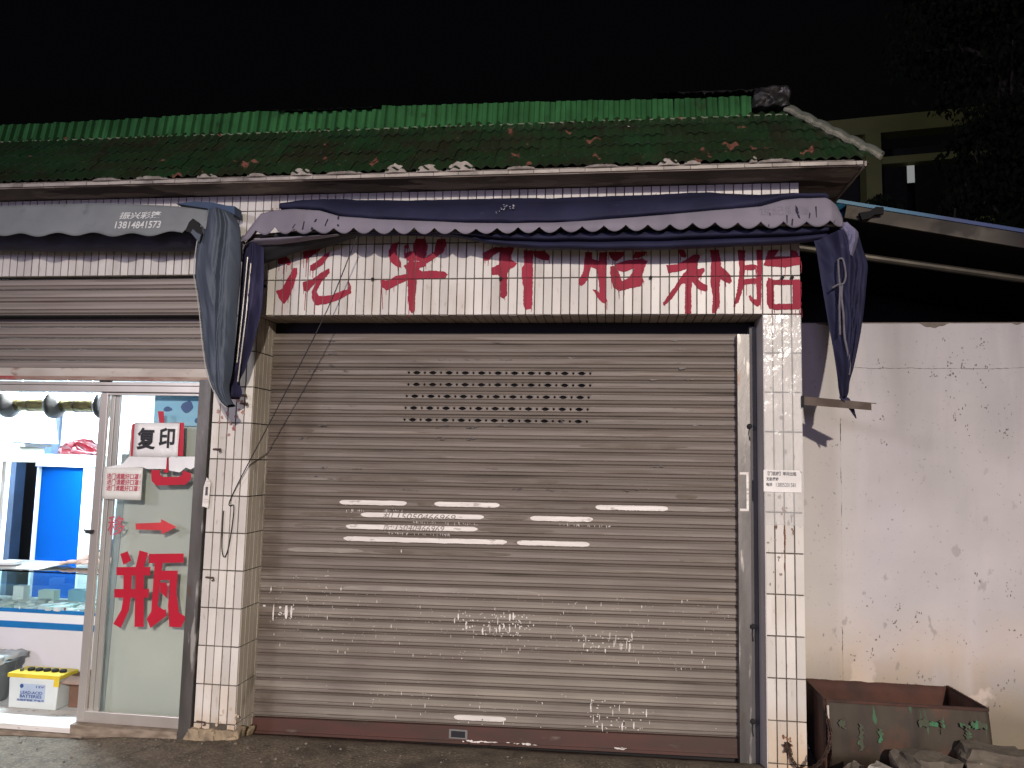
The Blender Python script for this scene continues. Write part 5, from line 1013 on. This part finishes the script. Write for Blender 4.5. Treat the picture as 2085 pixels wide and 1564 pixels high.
tree('street_tree', (8.2, 6.6, -.2), [(8.2, 6.6, -.3), (8.15, 6.6, 2.5), (8.0, 6.6, 4.2), (7.9, 6.5, 5.8), (7.9, 6.4, 7.4)],
     [((7.75, 6.0, 7.6), 1.05), ((6.9, 6.0, 8.0), .75), ((6.6, 6.0, 7.5), .55), ((9.2, 6.0, 7.2), 1.1), ((7.9, 5.9, 5.6), .7), ((7.2, 6.0, 6.0), .5), ((6.9, 6.0, 5.0), .45), ((7.6, 5.9, 4.7), .6), ((7.2, 6.2, 8.7), .9), ((8.4, 6.2, 9.0), 1.1), ((8.2, 6.2, 6.3), .95), ((7.5, 6.0, 6.35), .62), ((7.3, 6.0, 5.3), .55), ((8.3, 5.8, 5.1), .8), ((6.9, 6.2, 7.1), .5), ((8.6, 6.2, 7.9), 1.1), ((7.6, 6.3, 8.9), 1.0), ((6.7, 6.4, 8.9), .6), ((8.9, 6.1, 6.1), .9)], 34000,
     'tall dark leafy tree rising behind the shed at the right edge')
tree('leafy_shrub', (6.3, 4.6, -.2), [(6.3, 4.6, -.3), (6.25, 4.6, 2.0), (6.2, 4.6, 3.2), (6.2, 4.6, 4.1)],
     [((5.75, 4.4, 4.45), .30), ((6.15, 4.4, 4.35), .34), ((6.6, 4.4, 4.25), .36), ((5.5, 4.5, 4.75), .24), ((6.3, 4.5, 4.75), .3), ((7.0, 4.4, 4.3), .4)], 7000, 'low dark bushy tree just above the blue shed roof', .10)
# ------------------------------------------------------------------ inside the lit shop
m_iwall = M('white_interior_wall', (.80, .82, .83), (.76, .78, .79), 2, rough=.8)
m_floor = M('white_floor_tile', (.72, .75, .75), (.64, .67, .67), 3, rough=.25)
FZ, CZ = -.088, 2.62
mb = MB()
mb.box(-4.75, -4.68, .301, 2.70, -.2, CZ); mb.box(-.14, -.07, .301, 3.9, -.2, CZ)
mb.box(-4.68, -3.98, 2.70, 2.78, -.2, CZ); mb.box(-3.46, -.145, 2.70, 2.78, -.2, CZ); mb.box(-3.98, -3.46, 2.70, 2.78, 2.20, CZ)
iw = mb.build('interior_wall', m_iwall, shop)
BX('ceiling', m_iwall, shop, -4.75, -.07, .301, 2.78, CZ+.002, CZ+.06)
BX('interior_floor', m_floor, shop, -4.68, -.145, .30, 2.698, -.20, FZ)
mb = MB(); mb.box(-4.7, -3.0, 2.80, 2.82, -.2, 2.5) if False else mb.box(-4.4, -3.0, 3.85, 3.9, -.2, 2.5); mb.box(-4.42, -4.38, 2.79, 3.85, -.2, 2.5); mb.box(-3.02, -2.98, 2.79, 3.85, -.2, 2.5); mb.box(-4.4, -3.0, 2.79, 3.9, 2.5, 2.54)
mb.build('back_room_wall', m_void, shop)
m_navy = M('navy_door_frame', (.018, .035, .075), (.014, .025, .05), 5, rough=.5)
mb = MB(); mb.box(-3.985, -3.92, 2.66, 2.80, -.08, 2.20); mb.box(-3.53, -3.455, 2.66, 2.80, -.08, 2.20); mb.box(-3.919, -3.531, 2.665, 2.80, 2.05, 2.20); mb.build('inner_door_frame', m_navy, shop)
BX('inner_door_frame', M('blue_inner_door', (.02, .06, .26), (.03, .035, .06), 2.5, rough=.4), shop, -3.70, -3.531, 2.69, 2.73, -.08, 2.049)
# ceiling tubes: fitting + lit tube
def tube_lamp(x0, x1, y, z, label):
    t = thing('tube_light', label, 'tube light', ((x0+x1)/2, y, z), 'ceiling tube lights')
    BX('fitting', m_iwall, t, x0, x1, y-.03, y+.03, z+.02, z+.055)
    mb = MB(); mb.tube([(x0+.02, y, z), (x1-.02, y, z)], .0135, 10); mb.build('tube', emit_mat('lit_tube', (.80, .93, 1.0), 60), t)
    l = bpy.data.lights.new('tube_glow', 'AREA'); l.shape = 'RECTANGLE'; l.size = x1-x0; l.size_y = .05; l.energy = 230; l.color = (.70, .87, 1.0)
    lo = bpy.data.objects.new('tube_glow', l); lo.location = ((x0+x1)/2, y, z-.022); COL.objects.link(lo); hang(lo, t)
    for x in (x0, x1-.02): BX('end_cap', m_iwall, t, x, x+.0195, y-.018, y+.018, z-.018, z+.0195)
tube_lamp(-2.95, -1.75, 1.2, 2.335, 'bright ceiling tube light glaring above the door head of the left shop')
tube_lamp(-4.3, -3.1, 1.9, 2.44, 'second ceiling tube light deeper inside the left shop')
# hanging pipe rolls
m_gold = M('gold_film', (.24, .19, .085), (.15, .115, .055), 12, rough=.18, metal=.55, bump=.7, bs=26)
m_cap = M('smoked_plastic', (.028, .025, .025), (.06, .05, .042), 9, rough=.32, bump=.5, bs=20)
def roll(xc, label):
    t = thing('wrapped_roll', label, 'roll', (xc, 1.2, 2.10), 'gold wrapped rolls hung under the ceiling')
    mb = MB(); mb.lathe([(.105, -.035), (.122, -.03), (.124, 0), (.112, .025), (.075, .06), (.066, .075)], (xc, 1.2, 2.105), 'x', 22); mb.build('flange', m_cap, t, True)
    mb = MB(); mb.lathe([(.066, .0755), (.064, .15), (.067, .25), (.064, .34), (.067, .405)], (xc, 1.2, 2.105), 'x', 20); mb.build('film_tube', m_gold, t, True)
    mb = MB(); mb.lathe([(.069, .20), (.069, .207)], (xc, 1.2, 2.105), 'x', 20); mb.build('binding', m_dark, t)
    mb = MB(); mb.tube([(xc+.1, 1.2, 2.175), (xc+.1, 1.2, CZ)], .003, 5); mb.tube([(xc+.33, 1.2, 2.175), (xc+.33, 1.2, CZ)], .003, 5); mb.build('hanger', m_dark, t)
    return t
r1 = roll(-2.80, 'gold film wrapped roll with dark flange at the left edge'); r2 = roll(-2.37, 'gold film wrapped roll with dark flange left of the door stile')
mb = MB(); mb.lathe([(.066, .0), (.112, .01), (.124, .03), (.122, .055), (.10, .062)], (-1.964, 1.2, 2.105), 'x', 22); mb.build('flange', m_cap, r2, True)
# cabinets at the back
cb = thing('blue_cabinet', 'white cabinet with a bright blue back panel behind the counter', 'cabinet', (-2.85, 2.1, FZ))
BX('panel', M('bright_blue_panel', (.0, .062, .29), (.0, .058, .28), 2, rough=.6, spec=.05), cb, -3.09, -2.635, 2.00, 2.02, .25, 1.552)
BX('top_box', m_iwall, cb, -3.13, -2.60, 1.96, 2.40, 1.556, 1.672, bevel=.004)
for x in (-3.115, -2.63): BX('side_frame', m_iwall, cb, x, x+.022, 1.97, 2.40, FZ+.001, 1.554)
BX('body', m_navy, cb, -3.09, -2.635, 2.03, 2.40, FZ+.001, 1.55)
bag = lump('plastic_bag', -3.0, -2.60, 2.02, 2.28, 1.672, 1.81, M('red_plastic', (.11, .004, .008), (.07, .003, .006), 6, rough=.2, bump=.7, bs=12, coat=.4), None, .05, 8, 3)
for v in bag.data.vertices:
    u = (v.co.x+3.0)/.4; s_ = max(.28, math.sin(min(1, max(0, u*.85+.12))*math.pi)**.7); v.co.z = max(1.672, 1.672 + (v.co.z-1.672)*s_); v.co.y = 2.15+(v.co.y-2.15)*s_
tag(bag, 'crumpled red plastic bag lying on the white cabinet top', 'bag')
lc = thing('wall_cupboard', 'white hanging cupboard above a cream box at the left edge inside the shop', 'cupboard', (-3.0, 1.5, 1.6))
mb = MB(); mb.hexa([Vector(p) for p in ((-3.5, 1.4, 1.80), (-2.742, 1.4, 1.772), (-2.742, 1.75, 1.772), (-3.5, 1.75, 1.80), (-3.5, 1.4, 2.10), (-2.81, 1.4, 2.09), (-2.81, 1.75, 2.09), (-3.5, 1.75, 2.10))]); mb.build('cupboard_body', m_iwall, lc, bevel=.004)
BX('light_rail', M('grey_rail', (.42, .42, .42), rough=.5), lc, -3.5, -2.80, 1.39, 1.74, 1.738, 1.769)
BX('box', M('cream_box', (.74, .70, .58), rough=.7), lc, -3.5, -2.835, 1.39, 1.70, 1.60, 1.735, bevel=.006)
mb = MB(); mb.tube([(-3.02, 1.45, 1.599), (-3.02, 1.45, FZ+.001)], .016, 10); mb.build('post', m_alu, lc)
# glass display counter
dc = thing('display_counter', 'glass display counter with blue stripes on its white front', 'counter', (-2.4, .85, FZ))
CX0, CX1, CY0, CY1 = -4.2, -.62, .60, 1.10
BX('base', M('white_laminate', (.70, .68, .70), (.66, .64, .66), 2, rough=.35), dc, CX0, CX1, CY0+.01, CY1, FZ+.001, .398, bevel=.003)
m_bl = M('blue_stripe', (.01, .17, .45), rough=.4)
BX('stripe', m_bl, dc, CX0, CX1, CY0+.004, CY0+.0095, .378, .425); BX('stripe', m_bl, dc, CX0, CX1, CY0+.004, CY0+.0095, .492, .520)
BX('ledge', m_iwall, dc, CX0, CX1, CY0+.010, CY1, .399, .505)
BX('shelf', m_iwall, dc, CX0+.01, CX1-.01, CY0+.02, CY1-.02, .506, .514)
BX('front_glass', m_case, dc, CX0, CX1, CY0, CY0+.006, .522, .790); BX('top_glass', m_case, dc, CX0, CX1, CY0-.005, CY1, .7915, .800)
BX('rear_glass', m_case, dc, CX0, CX1, CY1-.008, CY1-.002, .515, .790)
cl = [('m_w', (.80, .82, .82)), ('m_r', (.36, .07, .07)), ('m_y', (.70, .66, .20)), ('m_g', (.42, .45, .46)), ('m_b', (.22, .40, .50)), ('m_t', (.50, .62, .60))]
gm = [M('goods_'+n_, c, rough=.4) for n_, c in cl]
def good(x, y, sx, sy, sz, mi, label, group='packaged goods in the display counter', rz=0.0, z=.5145, name='goods_box'):
    mb = MB(); mb.box(-sx/2, sx/2, -sy/2, sy/2, 0, sz); mb.box(-sx*.36, sx*.36, -sy*.36, sy*.36, sz+.0003, sz+.0012)
    o = mb.build(name, gm[mi], None, bevel=.002); o.location = (x, y, z); o.rotation_euler = (0, 0, rz); return tag(o, label, 'box', group)
for i in range(39):
    x = -2.42 + (i % 13)*.085 + R.uniform(-.015, .015); y = (.65, .76, .87)[i//13] + R.uniform(-.02, .02)
    good(x, y, R.uniform(.05, .085), R.uniform(.05, .10), R.uniform(.008, .03), R.choice((0, 0, 0, 0, 3, 5)), 'small pale packet laid out inside the glass display counter', rz=R.uniform(-.4, .4))
good(-1.86, .66, .10, .05, .022, 1, 'dark red packet at the front of the counter shelf', rz=.05); good(-1.76, .655, .09, .04, .02, 1, 'second dark red packet near the door stile on the counter shelf', rz=-.05)
good(-1.93, .74, .06, .09, .012, 2, 'yellow packet among the pale ones in the counter', rz=.6)
good(-2.30, .90, .09, .07, .12, 0, 'white upright carton at the left end of the counter shelf'); good(-2.12, .98, .14, .07, .08, 5, 'pale green carton at the back of the counter shelf'); good(-1.86, 1.0, .16, .08, .09, 4, 'blue grey carton at the back of the counter shelf')
mb = MB()
for i in range(5): mb.box(-2.55+.01*i, -1.98+.012*i, .66+.03*i, 1.0, .801+.004*i, .8045+.004*i)
pp = mb.build('paper_sheets', M('sheet_paper', (.74, .74, .70), (.60, .62, .60), 4, rough=.7)); tag(pp, 'loose white sheets lying on the glass counter top', 'papers')
o = good(-2.32, .72, .22, .11, .022, 0, 'cream box lid lying on the counter top', rz=.1, z=.826); del o['group']
# car battery
m_case_w = M('battery_case', (.66, .70, .68), (.60, .65, .63), 4, rough=.35); m_yl = M('battery_yellow', (.72, .52, .03), (.55, .42, .03), 6, rough=.4)
bt = thing('car_battery', 'white lead-acid car battery with yellow lid on the shop floor', 'battery', (-1.61, .33, FZ))
bx0, bx1, by0, by1, bz0 = -1.825, -1.447, .275, .45, FZ+.002
mb = MB(); mb.hexa([Vector(p) for p in ((bx0+.006, by0, bz0), (bx1-.01, by0, bz0), (bx1-.01, by1, bz0), (bx0+.006, by1, bz0), (bx0-.004, by0, .122), (bx1, by0, .122), (bx1, by1, .122), (bx0-.004, by1, .122))]); mb.build('case', m_case_w, bt, bevel=.006)
mb = MB(); mb.box(bx0-.012, bx1+.012, by0-.008, by1+.008, .1225, .150); mb.box(bx1-.03, bx1+.012, by0-.012, by0-.0085, .075, .148); mb.build('lid', m_yl, bt, bevel=.004)
for i in range(5): mb = MB(); mb.lathe([(.024, 0), (.024, .014), (.018, .018)], (bx0+.095+.062*i, .36, .1505), n=12); mb.build('vent_cap', m_dark, bt)
mb = MB(); mb.lathe([(.012, 0), (.010, .018)], (bx0+.045, .33, .1505), n=10); mb.build('terminal', m_steel, bt)
BX('sticker', M('sticker_blue', (.42, .50, .62), rough=.4), bt, -1.735, -1.545, .2725, .2738, -.035, .082)
m_bt = M('battery_print', (.02, .06, .22), rough=.5)
for s_, b_ in (('LEAD-ACID', (-1.73, -1.562, .014, .034)), ('BATTERIES', (-1.734, -1.566, -.012, .010)), ('\u514d\u7ef4\u62a4\u94c5\u9178\u84c4\u7535\u6c60', (-1.756, -1.546, -.036, -.020)), ('12V', (-1.615, -1.55, .058, .072))):
    text('lettering', s_, b_, .2718, m_bt, bt, bold=.03)
mb = MB(); mb.lathe([(.014, 0), (.014, .0012)], (-1.725, .2714, .066), 'y', 14); mb.build('logo', m_bt, bt)
# brown carton, stool and bin beside it
ct = thing('cardboard_box', 'open brown cardboard box beside the car battery', 'box', (-1.3, .42, FZ))
m_card = M('cardboard', (.19, .10, .06), (.13, .07, .045), 6, rough=.85)
for a_ in ((-1.425, -1.16, .36, .364, FZ+.002, .13), (-1.425, -1.16, .52, .524, FZ+.002, .13), (-1.425, -1.421, .365, .519, FZ+.002, .13), (-1.164, -1.16, .365, .519, FZ+.002, .13)): BX('side_panel', m_card, ct, *a_)
mb = MB(); mb.hexa([Vector(p) for p in ((-1.43, .26, .10), (-1.15, .28, .09), (-1.15, .358, .128), (-1.43, .358, .128), (-1.43, .26, .104), (-1.15, .28, .094), (-1.15, .358, .132), (-1.43, .358, .132))]); mb.build('flap', m_card, ct)
mb = MB(); mb.lathe([(.11, 0), (.115, .02), (.16, .27), (.172, .275), (.172, .285), (.155, .285), (.105, .03)], (-2.08, .40, FZ+.002), n=24)
bn = thing('waste_bin', 'grey plastic bin with a clear liner at the left edge of the shop floor', 'bin', (-2.08, .40, FZ))
mb.build('tub', M('grey_plastic', (.16, .18, .18), rough=.5), bn, True)
lump('liner', -2.23, -1.93, .25, .55, .19, .235, M('clear_liner', (.5, .52, .53), rough=.15), bn, .03, 7, 5)
# board behind the fixed glass, poster, papers on the glass
bd = thing('display_board', 'pale green board standing right behind the fixed glass door', 'board', (-.73, .16, FZ))
m_board = M('pale_green_board', (.42, .44, .385), (.36, .385, .35), 1.5, rough=.5)
mb = MB(); mb.hexa([Vector(p) for p in ((-1.005, .150, -.055), (-.43, .150, -.055), (-.43, .158, -.055), (-1.005, .158, -.055), (-.955, .150, 1.905), (-.42, .150, 1.905), (-.42, .158, 1.905), (-.955, .158, 1.905))]); mb.build('panel', m_board, bd)
mb = MB(); mb.hexa([Vector(p) for p in ((-1.065, .148, -.058), (-1.0065, .148, -.058), (-1.0065, .17, -.058), (-1.065, .17, -.058), (-1.01, .148, 1.70), (-.9615, .148, 1.70), (-.9615, .17, 1.70), (-1.01, .17, 1.70))]); mb.build('edge_frame', M('grey_edge', (.30, .33, .33), rough=.4, metal=.3), bd)
BX('end_strip', M('blue_grey_strip', (.05, .10, .16), (.10, .18, .25), 2, st=(1, 1, .6), rough=.3), bd, -.428, -.385, .152, .17, -.055, 1.905)
BX('foot', m_alu, bd, -1.06, -.385, .150, .30, FZ+.0015, -.060)
ps = thing('poster', 'blue poster with dark product pictures at the top of the fixed glass', 'poster', (-.57, .12, 1.9))
(xa, xb, za, zb) = pbox([(-0.779,0.13,1.9),(-0.418,0.13,2.125)])
BX('sheet', M('poster_blue', (.16, .42, .62), (.30, .52, .62), 3, st=(.5, 1, 2), rough=.5), ps, xa, xb, .130, .133, za, zb)
mb = MB()
for cx, cz, rx, rz in ((.68, .58, .13, .19), (.28, .50, .10, .08), (.97, .48, .05, .10), (.88, .16, .04, .08)):
    mb.slab([(xa+(xb-xa)*(cx+rx*math.cos(a)*R.uniform(.8, 1.1)), .1290, za+(zb-za)*(cz+rz*math.sin(a)*R.uniform(.8, 1.1))) for a in [2*math.pi*i/14 for i in range(14)]], (0, 1, 0), .0008)
mb.build('picture', M('poster_navy', (.06, .11, .25), rough=.5), ps)
def sheet(label, box, y, mat, name='paper_sign'):
    xa, xb, za, zb = box; rows = [[(xa+(xb-xa)*i/8, y+.003*noise.noise(Vector((i*.5, j*.6, xa*9))), za+(zb-za)*j/6) for j in range(7)] for i in range(9)]
    o = grid_mesh(name, rows, mat, None, .0008); return tag(o, label, 'sign')
m_paper = M('wrinkled_paper', (.80, .79, .77), (.72, .71, .70), 5, rough=.35, bump=.6, bs=18)
b_ = pbox([(-0.851,0.033,1.682),(-0.526,0.033,1.913)]); s1 = sheet('white paper sign with two bold black characters taped on the glass door', b_, .033, m_paper)
m_blk = M('bold_black', (.012, .012, .014), rough=.4)
text('lettering', '\u590d', pbox([(-0.826,0.028,1.732),(-0.691,0.028,1.88)]), .0285, m_blk, s1, bold=.03); text('lettering', '\u5370', pbox([(-0.667,0.028,1.745),(-0.553,0.028,1.882)]), .0285, m_blk, s1, bold=.03)
b_ = pbox([(-1.058,0.033,1.393),(-0.771,0.033,1.611)]); s2 = sheet('pale notice with three lines of small red characters taped on the glass door', b_, .034, M('yellowed_paper', (.72, .71, .66), (.66, .65, .60), 6, rough=.4, bump=.4, bs=18))
m_rt = M('red_print', (.55, .10, .14), rough=.5)
for i in range(3): text('lettering', '\u8fdb\u95e8\u8bf7\u6234\u597d\u53e3\u7f69\uff01', pbox([[(-1.027,0.029,1.529),(-0.783,0.029,1.568)],[(-1.024,0.029,1.49),(-0.78,0.029,1.529)],[(-1.024,0.029,1.45),(-0.784,0.029,1.489)]][i]), .0290, m_rt, s2, bold=.015)
m_strip = M('glare_white', (.88, .88, .88), rough=.25)
P1 = [(-1.054,0.034,1.601),(-0.92,0.034,1.634),(-0.88,0.034,1.681),(-0.603,0.034,1.691),(-0.604,0.034,1.605),(-0.739,0.034,1.602),(-0.775,0.034,1.614)]; P2 = [(-0.589,0.034,1.688),(-0.35,0.034,1.693),(-0.345,0.034,1.621),(-0.405,0.034,1.62),(-0.428,0.034,1.606),(-0.464,0.034,1.618),(-0.504,0.034,1.585),(-0.582,0.034,1.596)]
ws = MB(); ws.slab(P1, (0, 1, 0), .001); ws.slab(P2, (0, 1, 0), .001)  # white strip painted in for a reflection on the glass
tag(ws.build('glare_strip', emit_mat('glowing_glare', (.90, .93, .97), .75)), 'glaring white strip standing for a reflection on the glass door below the paper sign', 'strip') if False else tag(ws.build('glare_strip', m_strip), 'bright white strip standing for a reflection on the glass door below the paper sign', 'strip')
# ------------------------------------------------------------------ the shopkeeper behind the counter
def skin(name, nodes, edges, mat, parent, lv=2):
    me = bpy.data.meshes.new(name); me.from_pydata([n_[:3] for n_ in nodes], edges, []); me.update()
    o = obj(name, me, mat, parent); m = o.modifiers.new('skin', 'SKIN'); m.use_smooth_shade = True
    for i, n_ in enumerate(nodes):
        v = me.skin_vertices[0].data[i]; v.radius = (n_[3], n_[4] if len(n_) > 4 else n_[3]); v.use_root = (i == 0)
    s_ = o.modifiers.new('sub', 'SUBSURF'); s_.levels = lv; s_.render_levels = lv
    return o
pe = thing('person', 'person in a dark grey blue jacket with a hand resting on the counter', 'person', (-1.62, 1.5, FZ))
m_skin = M('skin', (.62, .43, .35), (.56, .38, .31), 9, rough=.5); m_jkt = M('jacket', (.07, .10, .15), (.05, .075, .12), 7, rough=.8, bump=.3, bs=20); m_hair = M('hair', (.02, .017, .015), rough=.6)
px, py = -1.66, 1.50
N = [(px, py, .47, .13, .10), (px, py-.01, .70, .13, .10), (px, py-.03, .93, .155, .105), (px, py-.03, 1.02, .09, .08), (px, py-.035, 1.08, .05, .05), (px, py-.05, 1.17, .072, .085), (px, py-.045, 1.27, .078, .09), (px, py-.03, 1.33, .05, .06),
     (px-.17, py-.03, .98, .055), (px-.25, py-.14, .83, .045), (px-.20, py-.42, .845, .037), (px-.205, py-.56, .828, .028),
     (px+.17, py-.03, .98, .055), (px+.24, py-.16, .83, .045), (px+.06, py-.42, .835, .036), (px-.06, py-.55, .828, .027),
     (px-.09, py, .44, .09), (px-.10, py-.30, .42, .07), (px-.10, py-.33, .05, .05), (px-.10, py-.38, -.05, .04), (px+.09, py, .44, .09), (px+.10, py-.30, .42, .07), (px+.10, py-.33, .05, .05), (px+.10, py-.38, -.05, .04)]
Ed = [(0, 1), (1, 2), (2, 3), (3, 4), (4, 5), (5, 6), (6, 7), (2, 8), (8, 9), (9, 10), (10, 11), (2, 12), (12, 13), (13, 14), (14, 15), (0, 16), (16, 17), (17, 18), (18, 19), (0, 20), (20, 21), (21, 22), (22, 23)]
skin('body', N, Ed, m_skin, pe)
J = [(px, py, .46, .145, .115), (px, py-.01, .70, .145, .115), (px, py-.03, .93, .17, .12), (px, py-.03, 1.01, .10, .09), (px-.17, py-.03, .98, .068), (px-.25, py-.14, .835, .058), (px-.225, py-.30, .845, .052), (px+.17, py-.03, .98, .068), (px+.24, py-.16, .835, .058), (px+.15, py-.30, .84, .052)]
skin('jacket', J, [(0, 1), (1, 2), (2, 3), (2, 4), (4, 5), (5, 6), (2, 7), (7, 8), (8, 9)], m_jkt, pe)
mb = MB(); mb.lathe([(.02, .115), (.062, .095), (.088, .05), (.092, 0), (.084, -.05)], (px, py-.025, 1.275), n=18); mb.build('hair', m_hair, pe, True)
mb = MB(); mb.tube([(px, py-.128, 1.235), (px, py-.150, 1.205), (px, py-.128, 1.198)], [.009, .014, .009], 8)
mb.build('nose', m_skin, pe, True)
for sx in (-1, 1):
    mb = MB(); mb.lathe([(.001, -.011), (.009, -.006), (.011, 0), (.009, .006), (.001, .011)], (px+sx*.03, py-.128, 1.24), 'y', 10); mb.build('eye', m_hair, pe, True)
    mb = MB(); mb.lathe([(.004, -.03), (.014, -.015), (.016, .01), (.006, .03)], (px+sx*.083, py-.035, 1.225), n=8); mb.build('ear', m_skin, pe, True)
mb = MB(); mb.tube([(px-.022, py-.124, 1.165), (px, py-.130, 1.163), (px+.022, py-.124, 1.165)], .005, 6); mb.build('mouth', M('lips', (.40, .17, .15), rough=.5), pe)
def hand(w, d, side):      # w wrist, d direction of the fingers; palm with four fingers and a thumb
    w = Vector(w); d = Vector(d).normalized(); s_ = Vector((0, 0, 1)).cross(d).normalized()*side
    nodes = [tuple(w)+(.026, .020), tuple(w+d*.045+Vector((0, 0, .006)))+(.036, .018), tuple(w+d*.085+Vector((0, 0, .004)))+(.036, .015)]; ed = [(0, 1), (1, 2)]
    skin('hand', nodes, ed, m_skin, pe)
    for i, (o_, L_) in enumerate(((-.028, .062), (-.010, .072), (.010, .068), (.027, .052))):
        a = w+d*.080+s_*o_; ns = [tuple(a)+(.0095,), tuple(a+d*L_*.42+Vector((0, 0, .006)))+(.0088,), tuple(a+d*L_*.75-Vector((0, 0, .006)))+(.0080,), tuple(a+d*L_*.92-Vector((0, 0, .016)))+(.0068,)]
        skin('finger', ns, [(0, 1), (1, 2), (2, 3)], m_skin, pe, 1)
    a = w+d*.025-s_*.024; ns = [tuple(a)+(.012,), tuple(a+d*.030-s_*.024)+(.011,), tuple(a+d*.060-s_*.030-Vector((0, 0, .004)))+(.009,)]
    skin('thumb', ns, [(0, 1), (1, 2)], m_skin, pe, 1)
hand((px-.205, py-.555, .830), (-.55, -.55, -.02), 1); hand((px-.055, py-.55, .830), (-.95, -.20, -.02), -1)
stl = thing('stool', 'plain stool the shopkeeper sits on behind the counter', 'stool', (px, py+.02, FZ))
BX('seat', m_navy, stl, px-.17, px+.17, py-.13, py+.17, .33, .355)
for x in (-.14, .14):
    for y in (-.10, .14): BX('leg', m_steel, stl, px+x-.012, px+x+.012, py+y-.012, py+y+.012, FZ+.001, .3295)
